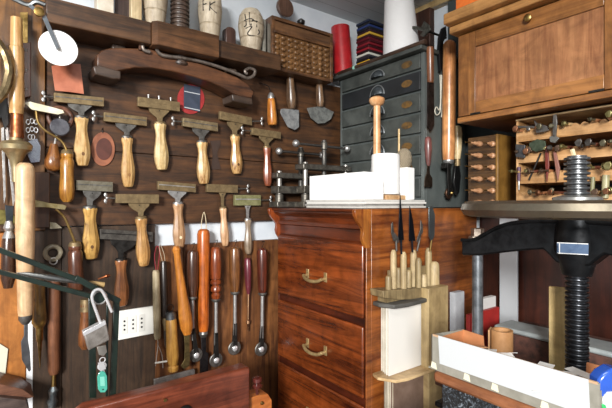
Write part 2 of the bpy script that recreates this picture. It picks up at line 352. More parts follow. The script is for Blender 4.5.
pallet((76, 180), (113, 182), 10, (90, 207), (91.5, 259), 15.5, ('a87c3c', 'd0a860'), metal('868070', .4, .6, '6a6454'), None, 'pallet with stained yellow handle above the steel spike', smat=DSTEEL, med='5a3c20', wear='5c3a18')
pallet((116, 194), (159, 194.5), 9, (141, 217.5), (144, 266), 13.5, ('a07038', 'd0a468'), OBRASS, 'L', 'pallet with worn light handle left of the white gap, wing nut at its left', dx=.012, wear='6f4824')
pallet((158, 181), (196, 184), 8.5, (178, 203), (179.5, 248), 12.5, ('a07650', 'c9a27a'), OBRASS, None, 'pallet with pinkish tan handle crossing the white gap', smat=STEEL, med='e8d4b0')
pallet((207, 184), (238, 185), 8, (223, 207.5), (225.5, 246), 9, ('c19063', 'e4bc94'), OBRASS, 'R', 'small pallet with smooth pale peach handle over the white gap', shank='thin')
pallet((235, 195), (261, 195), 10.5, (248, 219), (248.5, 254), 8.5, ('7b6855', 'a8957e'), metal('9a986e', .45, .5, '7a7850'), 'R', 'small pallet with grey wood handle and greenish blade', shank='thin', smat=STEEL)
pallet((100, 229), (153, 232), 10, (121, 259), (122, 306), 13.5, ('6f3e20', 'a0683c'), metal('66625c', .4, .7, '46423e'), None, 'wide dark bladed pallet above the white socket plate', smat=IRON)

# ================================================================ PATCHES AND DISCS
rt = thing('leather_oval', 'orange brown oval leather patch with dark oval centre on a nail', 'leather patch', W(103, 149))
def oval(cx, cy, rx, ry, n=36): return [(cx+rx*math.cos(2*math.pi*i/n), cy+ry*math.sin(2*math.pi*i/n)) for i in range(n)]
MB().wp(oval(103, 149, 12, 17), BX+.005, BX+.0005).build('rim', paint('9a6044', .6, '7d4a34'), rt, .0008)
MB().wp(oval(104, 149, 8, 11), BX+.0065, BX+.005).build('centre', paint('5c332a', .5, '4a2820'), rt, .0005)
MB().tube([W(103, 133, BX+.006), W(102, 130, BX+.006), W(103, 128, BX)], .0012).build('hanging_nail', IRON, rt)
tag(MB().wp(oval(191, 99, 13.5, 15), BX+.003, BX+.0004).build('red_disc', paint('a03030', .5, '842424')), 'flat red disc on the board behind the slate blue card', 'disc')
rt = thing('slate_card', 'slate blue rectangular swatch with two pale lines over the red disc', 'card', W(192, 98))
MB().wp([(184, 84), (200.5, 87), (200, 112), (184, 108)], BX+.006, BX+.0035).build('card', paint('384050', .6, '2c3442'), rt, .0004)
mb = MB()
for y in (91, 107): mb.wp([(184.5, y-.2), (200, y+3), (200, y+3.8), (184.5, y+.6)], BX+.0066, BX+.0058)
mb.build('pale_line', paint('b9bcc0', .5), rt)
tag(MB().wp([(51.5, 66), (64, 63.5), (80.5, 64), (84, 94), (70, 92), (55, 90.5)], .052, .0505).build('copper_leather_patch', paint('bd7356', .45, 'a35c42', 20, .1), None, .0004), 'copper pink leather patch below the white disc', 'leather patch')
tag(MB().wp([(210, 141), (221, 140), (220, 146), (217, 153), (221, 169), (211, 170), (213, 155), (212, 147)], BX+.0025, BX+.0003).build('leather_scrap', paint('3f2d24', .7, '33241c')), 'faint dark hourglass scrap pinned between two pallets', 'scrap')
# white round dial on bracket arm
c = W(58.5, 48, .13); rt = thing('white_disc_on_arm', 'white round disc held by a flat steel arm at the upper left', 'disc', c)
R = 17.3*sc(c); n = 40
mb = MB(); mb.lathe(c-V((.0025, 0, 0)), c, [(0, 0), (0, R), (1, R), (1, 0)], 48); mb.build('disc', paint('f0f0f0', .4), rt)
mb = MB(); mb.poly([W(42, 17, .137), W(46, 15, .137), W(60, 48, .137), W(57, 50, .137)], (-.0025, 0, 0)); mb.poly([W(28, 6, .139), W(31, 4, .139), W(40, 11, .139), W(38, 14, .139)], (-.0025, 0, 0)); mb.build('flat_arm', metal('6a7076', .4, .5, '555a60'), rt, .0005)
c1 = W(39, 12, .14); MB().lathe(c1-V((.010, 0, 0)), c1+V((.006, 0, 0)), [(0, .009), (.5, .009), (.6, .0115), (.9, .0115), (1, .007)], 12).build('brass_knob', BRASS, rt)
MB().cyl(W(58.5, 49, .1305), W(58.5, 49, .139), .0028, 10).build('pivot', DSTEEL, rt)
MB().tube([W(12, -2, .10), W(28, 5, .12), W(36, 2, .13), W(45, 5, .13)], .006, 8).build('clamp_rod', metal('8a8e90', .35), rt)
# ================================================================ FAR LEFT TOOLS
X = .075
def pl(c): return X
rt = thing('bell_polishing_tool', 'large tool with wooden barrel, copper ferrule and brass bell at the left edge', 'tool', W(16, 110, X))
s_ = sc(W(16, 90, X))
MB().lathe(W(16.5, 18, X), W(16.5, 114, X), [(0, 0), (0, 5.0*s_), (.3, 5.5*s_), (.31, 6.6*s_), (.55, 6.8*s_), (.62, 6.0*s_), (.64, 6.6*s_), (.9, 7.2*s_), (.93, 6.4*s_), (1, 6*s_), (1, 0)], 22).build('barrel', wood('b0814a', 'd8ae74', 'Z', 40, .35, .4), rt)
MB().lathe(W(17, 114, X), W(17, 138, X), [(0, 0), (0, 5.4*s_), (1, 6.2*s_), (1, 0)], 22).build('ferrule', COPPER, rt)
MB().lathe(W(16, 136, X), W(16, 182, X), [(0, 5*s_), (.1, 6*s_), (.13, 12*s_), (.2, 14.5*s_), (.3, 13.5*s_), (.38, 9*s_), (.55, 5.5*s_), (.7, 4*s_), (1, 3.4*s_)], 26).build('bell', metal('c4b48e', .3, .8, '9c8a64'), rt)
XR = .105; c = W(25.5, 200, XR); s_ = sc(c)
rt = thing('long_handled_scraper', 'tall pale wooden cylinder handle with a short grey blade at its foot', 'scraper', c)
MB().lathe(W(25, 163, XR), W(25.5, 316, XR), [(0, 0), (0, 4.5*s_), (.01, 6.6*s_), (.03, 8*s_), (.06, 8.6*s_), (.5, 8.3*s_), (.97, 6.6*s_), (1, 6*s_), (1, 0)], 26).build('handle', wood('cda478', 'e6c8a0', 'Z', 30, .45, .15), rt)
MB().lathe(W(25.5, 315, XR), W(25.5, 324, XR), [(0, 6.2*s_), (.5, 6*s_), (1, 3*s_)], 20).build('ferrule', DSTEEL, rt)
MB().wp([(24, 322), (28, 322), (28, 340), (30, 352), (31, 370), (29, 372), (22, 360), (21, 342), (24, 336)], XR+.003, XR-.002).build('blade', metal('707276', .35), rt, .0006)
tag(MB().torus(W(-29, 67, .10), 31*sc(W(-28, 67, .10)), .011, V((1, 0, 0)), 48, 1.3).build('metal_hoop', metal('8e7c5c', .35, .8, '5e5038'), None), 'large metal hoop cut by the left edge of the photo', 'hoop')
rt = thing('brass_strip', 'narrow brass strip with a brown hinged plate below', 'strip', W(24, 60, .04))
MB().wp([(20, 12), (28, 12), (28, 46), (20, 44)], .045, .0305).build('strip', BRASS, rt, .001)
hp = MB().wp([(22, 43), (31, 42), (31, 96), (24, 98), (22, 94)], .05, .0305).build('hinged_plate', wood('5a3220', '85523a', 'Z'), rt, .0015)
for y in (50, 70, 89): c = W(26, y, .05); MB().lathe(c, c+V((.003, 0, 0)), [(0, .004), (.6, .0035), (1, .0015)], 12).build('screw_head', STEEL, hp)
# chain with charm
rt = thing('key_charm', 'short chrome chain with a flat silver charm against the oak', 'charm', W(33, 140, .05))
mb = MB()
for k, (x, y) in enumerate(((28, 122), (28, 130), (32, 121), (32, 129), (36, 122), (36, 130), (30, 137), (33, 137))): mb.torus(W(x, y, .046), .0042, .0012, V((1, .3*(k % 2), 0)), 14, 1.5)
mb.build('chain', CHROME, rt)
MB().wp([(28, 141), (37, 138), (41, 146), (40, 162), (31, 163), (28, 156)], .05, .0455).build('silver_charm', metal('c9cdd6', .12, 1, '8a8c9a'), rt, .001)
# leather ring + grey disc + bulb awl
tag(MB().torus(W(60, 118, BX+.007), .0285, .0062, V((1, 0, 0)), 34, 1.0).build('leather_ring', wood('5a3a2c', '7c5644', 'Z'), None), 'brown round ring hanging behind the small grey disc', 'ring')
rt = thing('awl', 'pear shaped brown handled awl hanging under the grey disc', 'awl', W(54, 160, .04))
c = W(52.5, 157, .045); s_ = sc(c)
MB().lathe(W(54, 144, .045), W(53, 171, .045), [(0, 0), (0, 3.2*s_), (.3, 5*s_), (.6, 7.6*s_), (.8, 7.8*s_), (.93, 6*s_), (1, 3*s_), (1, 0)], 20, .9).build('handle', wood('5c3216', '95602e', 'Z', 50, .3, .4), rt)
MB().cyl(W(57, 133, .045), W(54.5, 145, .045), .0028, 10).build('shank', STEEL, rt)
c = W(60, 127, .052); MB().lathe(c-V((.003, 0, 0)), c+V((.003, 0, 0)), [(0, 0), (0, .024), (.7, .0245), (1, .022), (1, 0)], 26).build('grey_disc', metal('6a6a70', .3, .8, '4a4a50'), rt)
MB().cyl(W(60, 127, .05)+V((0, 0, .02)), W(60, 111, .05), .0035, 8).build('post', DSTEEL, rt)
# knife with ivory blade holder & bent arm
def bent_tool(head, neck, h0, h1, w, cols, headm, neckm, lab, ringed=False):
    rt = thing('bent_neck_knife', lab, 'knife', W(*h0, .05))
    MB().wp(head, .07, .062).build('blade_holder', headm, rt, .001)
    MB().tube([W(x, y, .062) for x, y in neck], .0034, 10).build('bent_neck', neckm, rt)
    P0, P1 = W(*h0, .052), W(*h1, .052); s = sc(P0)*w/2
    pr = [(0, 0), (0, .62), (.05, .8), (.12, .8), (.14, .72), (.2, .9), (.45, .86), (.75, 1), (.92, .9), (1, .5), (1, 0)]
    hd = MB().lathe(P0, P1, [(f, q*s) for f, q in pr], 18).build('handle', wood(cols[0], cols[1], 'Z', 55, .3, .4), rt)
    MB().lathe(P0-(P1-P0)*.04, P0+(P1-P0)*.06, [(0, s*.4), (.3, s*.68), (1, s*.84)], 16).build('ferrule', OBRASS, hd)
bent_tool([(24, 103), (30, 101.5), (52, 107), (63, 110), (64.5, 113), (58, 114.5), (45, 112), (32, 109.5)], [(36, 111), (38, 122), (46, 131), (56, 137), (63, 143), (67.5, 153)], (67, 151), (67, 202), 14, ('7d4c1a', 'c08a3a'), paint('e3dfc8', .3, 'cfc8a8', coat=.3), BRASS, 'bent neck knife with ivory coloured blade holder and amber handle')
bent_tool([(24, 199), (34, 199.5), (50, 203), (63, 204.5), (67, 206), (65, 210), (57, 209), (48, 207.5), (31, 207)], [(56, 209), (64, 217), (70, 230), (75, 243)], (75, 243), (76, 293), 15, ('3f2218', '70442f'), metal('b7a77e', .3, .9, '8a7a50'), BRASS, 'bent neck knife with brass blade holder and dark brown handle')
# ring washer
rt = thing('ring_washer', 'pale bone ring with a small steel ring hanging below it', 'ring', W(53, 254, .03))
MB().torus(W(53, 253, BX+.008), .0185, .0065, V((1, 0, 0)), 28).build('large_ring', paint('8f8672', .4, '6f6654'), rt)
MB().torus(W(53.5, 261, BX+.012), .009, .002, V((1, 0, 0)), 20).build('small_ring', STEEL, rt)
tag(MB().wp([(50, 222), (56, 223), (62, 228), (50, 229)], BX+.017, BX+.0145).build('corner_plate', metal('b8b09a', .4, .9, '8d846c')), 'small brass corner plate on the dark board edge', 'plate')
# left-edge lower tools
rt = thing('olive_blade', 'broad olive brass blade tip at the left edge beside the pale cylinder', 'blade', W(8, 216, .05))
MB().wp([(-12, 209), (8, 210), (17, 218), (18, 224), (-12, 225)], .0355, .0303).build('blade', metal('8a8048', .4, .8, '605830'), rt, .001)
rt = thing('black_collar_tool', 'dark handled tool with square black head at left edge', 'tool', W(9, 240, .08))
s_ = sc(W(9, 240, .08))
MB().wp([(5, 205), (14, 206), (13, 222), (6, 221)], .086, .078).build('head', metal('3e4348', .4, .8, '22262a'), rt, .001)
MB().lathe(W(9, 221, .08), W(9, 238, .08), [(0, 3*s_), (.4, 5*s_), (.6, 3.5*s_), (1, 6*s_)], 16).build('collar', STEEL, rt)
MB().lathe(W(9, 236, .08), W(8, 288, .08), [(0, 5*s_), (.1, 6.2*s_), (.8, 6.5*s_), (1, 4*s_)], 18).build('handle', wood('2c1a12', '4e3222', 'Z', 40, .25, .5), rt)
rt = thing('brass_spike_awl', 'stained olive handled awl with a long brass spike', 'awl', W(39, 300, .05))
s_ = sc(W(39, 300, .05))
MB().lathe(W(39, 279, .05), W(39.5, 328, .05), [(0, 3*s_), (.08, 5.5*s_), (.3, 5*s_), (.7, 6.3*s_), (.88, 6.8*s_), (.95, 5*s_), (1, 3.6*s_)], 18).build('handle', wood('5f4420', '96743a', 'Z', 40, .4, .3, '2d1c0e'), rt)
MB().lathe(W(39.5, 328, .05), W(40, 368, .05), [(0, 3.4*s_), (.3, 3.0*s_), (.34, 2.2*s_), (1, .3*s_)], 14).build('spike', BRASS, rt)
rt = thing('long_brown_burnisher', 'long brown cylindrical handle with wrapped steel tip, left of the padlock', 'burnisher', W(54, 320, .05))
MB().lathe(W(54, 276, .0385), W(54, 374, .0385), [(0, 0), (0, 4*s_), (.02, 6*s_), (.95, 5.6*s_), (1, 4*s_), (1, 0)], 20).build('handle', wood('5a3420', '85563a', 'Z', 40, .5, .15), rt)
MB().cyl(W(54, 373, .0385), W(53.5, 389, .0385), 2.2*s_, 12).build('shank', BRASS, rt)
MB().lathe(W(53.5, 386, .0385), W(52, 408, .0385), [(0, 2*s_), (.2, 4.5*s_), (.5, 3.5*s_), (.7, 5*s_), (1, 3*s_)], 14).build('wrapped_tip', metal('9aa4a8', .35, .9, '5a6266'), rt)
# white card at left bottom, slanted tools
tag(MB().wp([(-6, 340), (8, 349), (4, 386), (-6, 380)], .0262, .0224).build('cream_card', paint('d5d2be', .7)), 'cream card leaning at the lower left edge', 'card')
tag(MB().wp([(-5, 383), (22, 389), (34, 397), (20, 401), (-5, 394)], .12, .0225).build('dark_wedge', wood('4f3024', '77503c', 'Y'), None, .001), 'reddish wooden wedge lying at the lower left edge', 'wedge')
tag(MB().wp([(-5, 397), (26, 400), (30, 412), (-5, 412)], .14, .0225).build('grey_batten', wood('3c3230', '5a4c46', 'Y'), None, .001), 'grey brown slat in the bottom left corner', 'slat')
rt = thing('steel_shears', 'black headed steel shears with thin blades at the left edge above the bell', 'shears', W(8, 150, .04))
MB().wp([(-4, 98), (4, 95), (8, 100), (9, 124), (5, 130), (1, 118), (-4, 118)], .048, .036).build('head', BLACK, rt, .001)
for q_ in ([(5, 128), (8, 127), (15, 200), (13, 207)], [(1, 128), (4, 127), (6, 196), (4, 204)]): MB().wp(q_, .044, .040).build('blade', STEEL, rt, .0004)
# ================================================================ DARK GREEN ARM, SPIKE, PADLOCK
gm = paint('16251e', .35, '0e1a15', coat=.3); XA = .30
rt = thing('jointed_arm', 'dark green jointed metal arm reaching in from the left, padlock at its joint', 'arm', W(98, 290, XA))
def bar(p0, p1, w, x1, x0):
    a, b = V((*p0, 0)), V((*p1, 0)); n = (b-a).normalized(); n = V((-n.y, n.x, 0))*(w/2)
    return [(q.x, q.y) for q in (a+n, b+n, b-n, a-n)], x1, x0
MB().wp(*bar((-14, 245), (78, 280), 5.5, XA+.006, XA-.006)).build('upper_bar', gm, rt, .001)
MB().wp(*bar((76, 278), (120, 302), 6.2, XA+.007, XA-.007)).build('elbow_bar', gm, rt, .001)
MB().wp(*bar((-14, 268.5), (97, 298), 5, XA+.006, XA-.006)).build('lower_bar', gm, rt, .001)
MB().wp(*bar((117, 298), (113, 398), 6, XA+.006, XA-.006)).build('upright_bar', gm, rt, .001)
MB().wp(*bar((107.5, 300), (107, 398), 2.4, XA-.002, XA-.010)).build('tension_rod', gm, rt, .001)
MB().wp(*bar((92, 296), (93, 398), 7, XA-.012, XA-.02)).build('upright_bar', gm, rt, .001)
c = W(99, 297, XA); MB().lathe(c-V((.022, 0, 0)), c+V((.008, 0, 0)), [(0, .017), (.8, .017), (.85, .013), (1, .013)], 22).build('joint_pivot', gm, rt)
MB().torus(c+V((.008, 0, 0)), .015, .0022, V((1, 0, 0)), 22).build('pivot_ring', STEEL, rt)
rt = thing('steel_spike', 'long grey steel spike with small wood grip lying between the green bars', 'spike', W(60, 278, .284))
MB().lathe(W(16, 273, .284), W(88, 283, .284), [(0, .001), (.15, .006), (.5, .0075), (1, .004)], 14, .6).build('shaft', metal('a8aaa8', .3, 1, '707270'), rt)
MB().lathe(W(86, 282.5, .284), W(104, 285, .284), [(0, .003), (.3, .006), (1, .0065)], 12).build('grip', wood('a08352', 'c7aa78', 'Y'), rt)
MB().lathe(W(98, 279, .284), W(110, 275, .284), [(0, .002), (.5, .0025), (.7, .005), (1, .0025)], 10).build('end_screw', COPPER, rt)
# brown file handle behind padlock
rt = thing('brown_file_handle', 'worn brown turned handle hanging behind the padlock', 'handle', W(85, 320, .05)); s_ = sc(W(85, 320, .05))
MB().lathe(W(86, 301, .0385), W(85, 349, .0385), [(0, 5*s_), (.1, 5.4*s_), (.3, 4.6*s_), (.7, 6.5*s_), (.9, 6.3*s_), (1, 3*s_)], 18).build('grip', wood('56301a', '8a5630', 'Z', 50, .35, .35), rt)
MB().lathe(W(86, 299, .0385), W(86, 311, .0385), [(0, 5*s_), (1, 5.8*s_)], 16).build('brass_cap', OBRASS, rt)
# padlock
XP = XA+.02
rt = thing('padlock', 'open chrome padlock hanging from the green arm with keys and teal tag', 'padlock', W(98, 335, XP))
body = MB().wp([(83.5, 333), (106, 321.5), (110.5, 340), (88.5, 351)], XP+.010, XP-.006).build('body', metal('a8a29c', .28, .6, '7c7670'), rt, .003)
MB().wp([(83, 332), (105.5, 320.5), (106.5, 324.5), (84, 336.5)], XP+.011, XP-.007).build('top_edge', CHROME, body, .001)
MB().tube([W(x, y, XP+.003) for x, y in ((101, 324), (95, 308), (92, 297), (95, 290.5), (101, 290), (106, 298), (112, 312))], .0034, 10).build('shackle', CHROME, rt)
MB().wp([(97, 347), (106, 345), (107, 352), (104, 356), (99, 355)], XP+.008, XP+.003).build('key', metal('c8c4bc', .3), rt, .0005)
mb = MB(); mb.torus(W(102.5, 360, XP+.004), .006, .0013, V((1, .2, 0)), 18); mb.torus(W(102, 366, XP+.003), .0085, .0016, V((1, 0, 0)), 18); mb.wp([(98, 363), (104, 362), (106, 369), (100, 371)], XP+.006, XP+.002); mb.torus(W(102.5, 372, XP+.003), .004, .001, V((1, 0, 0)), 14); mb.build('key_ring', CHROME, rt)
tg = MB().wp([(99, 373), (102, 371), (105, 372), (107, 376), (107.5, 389), (105, 392.5), (100.5, 392.5), (98, 389), (97.5, 377)], XP+.006, XP+.002).build('teal_tag', paint('4fae9a', .25, '469f8c', coat=.5), rt, .0008)
mb = MB(); mb.wp([(100, 377), (104.5, 376.5), (105, 386), (100.5, 386)], XP+.0066, XP+.0058); mb.build('tag_window', paint('7cc6b4', .3), tg)
MB().cyl(W(103, 389.5, XP+.0055), W(103, 389.5, XP+.0066), .0017, 10).build('tag_hole', DHOLE, tg)
# socket plate
rt = thing('socket_plate', 'white wall socket plate with three outlets', 'socket', W(136, 325, BX))
quad = [(118, 311.5), (154, 306), (154.5, 333.5), (118, 340.5)]
pl_ = MB().wp(quad, BX+.010, BX+.0002).build('plate', paint('f0efe8', .35, coat=.3), rt, .002)
for k in range(3):
    cx = 124.5+8.6*k; cy = 325.5-1.35*k
    so = MB().wp([(cx-3.3, cy-8), (cx+3.3, cy-9), (cx+3.3, cy+8.2), (cx-3.3, cy+9.2)], BX+.0112, BX+.0098).build('outlet', paint('e2e1da', .35), rt, .0005)
    mb = MB()
    for j in (-1, 0, 1): c = W(cx, cy+j*4.2, BX+.0112); mb.cyl(c-V((.0005, 0, 0)), c+V((.0003, 0, 0)), .0031, 12)
    mb.build('pin_holes', DHOLE, so)

# ================================================================ LOWER ROW OF TOOLS
def nail(p, rt, x=None):
    c = W(*p, BX); MB().cyl(c, c+V((.016, 0, .002)), .0013, 8).build('hanging_loop' if x else 'nail', IRON, rt)
def wheel_tool(h0, h1, w, cols, prof, shaft, wc, wr, lab, top=None):
    XC = .05; rt = thing('fillet_wheel', lab, 'finishing wheel', W(*h0, XC), 'wheel tools hanging on the lower planks')
    P0, P1 = W(*h0, XC), W(*h1, XC); s = sc(P0); R = w/2*s
    hd = MB().lathe(P0, P1, [(f, q*R) for f, q in prof], 20).build('handle', wood(cols[0], cols[1], 'Z', 55, .28, .5), rt)
    a = (P1-P0).normalized()
    MB().lathe(P1-a*.002, P1+a*.010, [(0, R*.7), (.4, R*.85), (.6, R*.55), (.8, R*.66), (1, R*.4)], 16).build('ferrule', DSTEEL, hd)
    E = W(*shaft, XC); MB().cyl(P1, E, 1.9*s, 12).build('shaft', STEEL, rt)
    Wc = W(*wc, XC); f0 = E+(P1-E)*.25
    mb = MB()
    for dx in (-.0065, .0035):
        mb.poly([f0+V((dx, -.0055, 0)), f0+V((dx, .0055, 0)), Wc+V((dx, .008, 0)), Wc+V((dx, .005, -.008)), Wc+V((dx, -.005, -.008)), Wc+V((dx, -.008, 0))], (.003, 0, 0))
    mb.cbox(f0, (.013, .011, .008)); mb.build('fork', IRON, rt, .0006)
    R2 = wr*s
    wh = MB().lathe(Wc-V((.0028, 0, 0)), Wc+V((.0028, 0, 0)), [(0, 0), (0, R2*.92), (.3, R2), (.7, R2), (1, R2*.92), (1, 0)], 28).build('wheel', DSTEEL, rt)
    MB().lathe(Wc-V((.009, 0, 0)), Wc+V((.010, 0, 0)), [(0, R2*.35), (.8, R2*.42), (.9, R2*.36), (1, R2*.15)], 16).build('axle_nut', CHROME, wh)
    nl = W(h0[0], h0[1]-6, BX); MB().tube([nl, nl+V((.018, 0, .004)), P0+V((0, 0, .002))], .0011, 6).build('hanging_hook', IRON, rt)
    return rt
P1_ = [(0, 0), (0, .5), (.03, .8), (.1, .95), (.4, 1), (.75, .95), (.9, .8), (1, .65), (1, 0)]
P2_ = [(0, 0), (0, .6), (.04, .85), (.3, 1), (.6, .92), (.62, .7), (.65, .95), (.7, .95), (.73, .6), (.78, .9), (.84, .9), (.87, .6), (.92, .85), (1, .7), (1, 0)]
P3_ = [(0, 0), (0, .45), (.04, .85), (.12, 1), (.5, .92), (.85, .85), (.93, .8), (1, .6), (1, 0)]
wheel_tool((192.5, 250), (192.5, 297), 11.5, ('2e1a12', '5a3826'), P1_, (193, 340), (196, 355), 7.0, 'wheel tool with dark brown handle left of the bright orange handle')
wheel_tool((215.5, 247), (216, 299), 11.5, ('5e2612', '9a4c22'), P2_, (216, 345), (216, 360), 7.0, 'wheel tool with ringed red brown handle right of the bright orange handle')
wheel_tool((234.5, 247), (235, 292), 11.5, ('4c2c16', '8a5a30'), P1_, (235, 335), (234.5, 348), 7.0, 'wheel tool with mid brown handle left of the purple handled needle')
wheel_tool((262, 248), (262.5, 293), 11, ('341610', '6e3220'), P3_, (262, 338), (261, 349), 7.0, 'wheel tool with dark mahogany handle nearest the chest of drawers')
# string-hung grey stick fork
def plain(name, lab, cat, h0, h1, w, cols, prof, x=.045, extra=None, rough=.35, coat=.4, wear=None):
    rt = thing(name, lab, cat, W(*h0, x)); P0, P1 = W(*h0, x), W(*h1, x); s = sc(P0)
    MB().lathe(P0, P1, [(f, q*w/2*s) for f, q in prof], 18).build('handle', wood(cols[0], cols[1], 'Z', 55, rough, coat, wear), rt)
    return rt, s, x
SC = [(0, 0), (0, .7), (.03, .9), (.5, 1), (.95, .95), (1, .7), (1, 0)]
rt, s, x = plain('forked_pricker', 'grey beige stick tool hung on red string with thin steel fork', 'tool', (156, 270), (157.5, 339), 7.5, ('8a7a5c', 'b5a688'), SC, rough=.6, coat=0)
MB().tube([W(156, 271, x), W(154.5, 256, x), W(157, 246, BX+.006), W(159.5, 252, x), W(157.5, 271, x)], .0012, 6).build('red_string', paint('8a2030', .7), rt)
mb = MB(); mb.tube([W(157, 338, x), W(158, 345, x), W(155.5, 366, x)], .0012, 6); mb.tube([W(158, 345, x), W(162, 355, x), W(163, 368, x)], .0012, 6); mb.build('fork', STEEL, rt)
MB().cyl(W(155, 363, x), W(168, 361, x), .0028, 10).build('cross_piece', paint('dedcd4', .4), rt)
rt, s, x = plain('black_handled_knife', 'slim knife with black handle and string loop beside the grey stick', 'knife', (163.5, 261), (165, 318), 7, ('17110e', '2e231d'), SC)
MB().tube([W(162.5, 262, x), W(159.5, 249, x), W(160.5, 245, BX+.004), W(164, 254, x), W(165, 262, x)], .0009, 6).build('string_loop', paint('b5a58c', .8), rt)
MB().lathe(W(165, 316, x), W(165.5, 330, x), [(0, 2.4*s), (.5, 2.8*s), (1, 2*s)], 12).build('ferrule', OBRASS, rt)
MB().wp([(163.8, 329), (167, 329), (168.5, 344), (167.5, 352), (164.5, 345)], x+.0015, x-.001).build('blade', metal('8a8c90', .3), rt)
rt, s, x = plain('amber_scraper_handle', 'amber wood tool with steel ring on top, before the flat steel bar', 'tool', (171, 317), (173.5, 372), 12.5, ('9a6a2a', 'c8974a'), [(0, 0), (0, .7), (.06, .85), (.4, .9), (.7, 1), (.84, .8), (.87, .62), (.9, .85), (.97, .8), (1, .5), (1, 0)], x=.062)
MB().lathe(W(170.5, 312, x), W(171, 319, x), [(0, 3.2*s), (.3, 5*s), (1, 5*s)], 16).build('steel_cap', metal('7c8084', .35), rt)
MB().torus(W(170, 308, x), .0115, .0013, V((1, 0, 0)), 20).build('ring', IRON, rt)
rt = thing('steel_frame_bar', 'flat grey steel bar with bent ends behind the amber handle', 'bar', W(175, 378, .04))
MB().wp([(154, 379.5), (194.5, 369), (195, 374), (154.5, 385.5)], .047, .04).build('bar', metal('a09c98', .4, .6, '7c7874'), rt, .001)
mb = MB(); mb.wp([(154, 380), (157, 379.5), (157.5, 394), (154.5, 394)], .046, .04); mb.wp([(192, 371), (195, 370), (195.5, 383), (192.8, 384)], .046, .04); mb.build('bent_end', metal('a8a498', .4), rt, .0005)
rt, s, x = plain('long_curved_burnisher', 'long honey coloured tapering handle with curved olive blade', 'burnisher', (176, 246), (187.5, 334), 13.5, ('a4601c', 'd0883a'), [(0, 0), (0, .35), (.04, .62), (.08, .5), (.3, .55), (.6, .75), (.8, 1), (.92, .95), (1, .6), (1, 0)], x=.072)
MB().wp([(184, 331), (190, 331), (189.5, 345), (190, 357), (189.5, 366), (184, 369), (181, 366), (184.5, 360), (185, 348)], x+.002, x-.002).build('curved_blade', metal('8a7a50', .4, .9, '5c5034'), rt, .0006)
rt, s, x = plain('orange_handled_chisel', 'chisel with bright orange handle hanging on a string loop', 'chisel', (203.5, 229), (203.5, 331), 12.5, ('94420e', 'cc6e24'), [(0, 0), (0, .55), (.015, .85), (.05, 1), (.3, .97), (.8, .85), (.93, .9), (1, .7), (1, 0)], x=.044)
MB().tube([W(201.5, 231, x), W(201.5, 222, x), W(204, 212, BX+.006), W(206, 222, x), W(206, 231, x)], .0013, 6).build('string_loop', paint('c9b99a', .8), rt)
MB().lathe(W(203.5, 330, x), W(203.5, 337, x), [(0, 3.5*s), (.5, 4.6*s), (1, 3*s)], 14).build('ferrule', DSTEEL, rt)
mb = MB(); mb.wp([(201, 336), (206, 336), (206, 352), (208.5, 353), (208, 388), (200, 388), (200.5, 353), (202, 350)], x+.003, x-.002); mb.build('blade', metal('3c3a3c', .4, .9, '1e1c1e'), rt, .0006)
rt, s, x = plain('purple_handled_needle', 'thin tool with dusky purple handle and brass needle', 'needle', (247.5, 258), (248.5, 294), 7, ('521c24', '7a3440'), [(0, 0), (0, .6), (.05, .9), (.4, 1), (.8, .8), (1, .45), (1, 0)], x=.035)
MB().lathe(W(248.5, 293, x), W(248, 331, x), [(0, 1.2*s), (.7, .9*s), (.72, 1.9*s), (.8, 2*s), (.84, .9*s), (1, .6*s)], 10).build('needle', metal('b08a6a', .3), rt)
# extra knives at upper right of board
rt, s, x = plain('amber_hook_awl', 'amber handled awl on black wire hook right of the bow', 'awl', (271, 97), (272.5, 125), 10, ('8f4c12', 'cf8a3a'), [(0, 0), (0, .55), (.08, .7), (.2, .8), (.6, .95), (.9, 1), (1, .8), (1, 0)], x=.05)
MB().tube([W(271, 98, x), W(270, 90, x), W(268, 86, x), W(263, 84, x), W(259, 83, BX+.005)], .0016, 8).build('wire_hook', IRON, rt)
MB().lathe(W(271, 93, x), W(271, 99, x), [(0, 2*s), (.5, 3.3*s), (1, 3.4*s)], 12).build('ferrule', STEEL, rt)
rt, s, x = plain('paring_knife', 'paring knife with trapezoid steel blade under the lattice case', 'knife', (290, 77), (292, 109), 10.5, ('3e2c1e', '7a5e44'), [(0, 0), (0, .5), (.05, .75), (.3, .8), (.7, 1), (.9, .8), (1, .6), (1, 0)], x=.045)
MB().wp([(284, 108.5), (299, 110), (299, 127), (295, 130), (288, 127), (280.5, 113), (281, 109)], x+.0015, x-.001).build('blade', metal('a4a6a6', .35, .5, '7c7e80'), rt, .0004)
rt, s, x = plain('half_moon_knife', 'knife with half moon steel blade beside the grey cabinet', 'knife', (319, 80), (320.5, 107), 8.5, ('4a3424', '86684c'), [(0, 0), (0, .5), (.05, .75), (.3, .85), (.8, 1), (1, .7), (1, 0)], x=.045)
MB().wp([(307, 108), (318, 106.5), (323, 106.5), (334, 112), (331, 119), (325, 123), (318, 123.5), (311, 118)], x+.0015, x-.001).build('blade', metal('8c8e8a', .38, .5, '686a68'), rt, .0004)

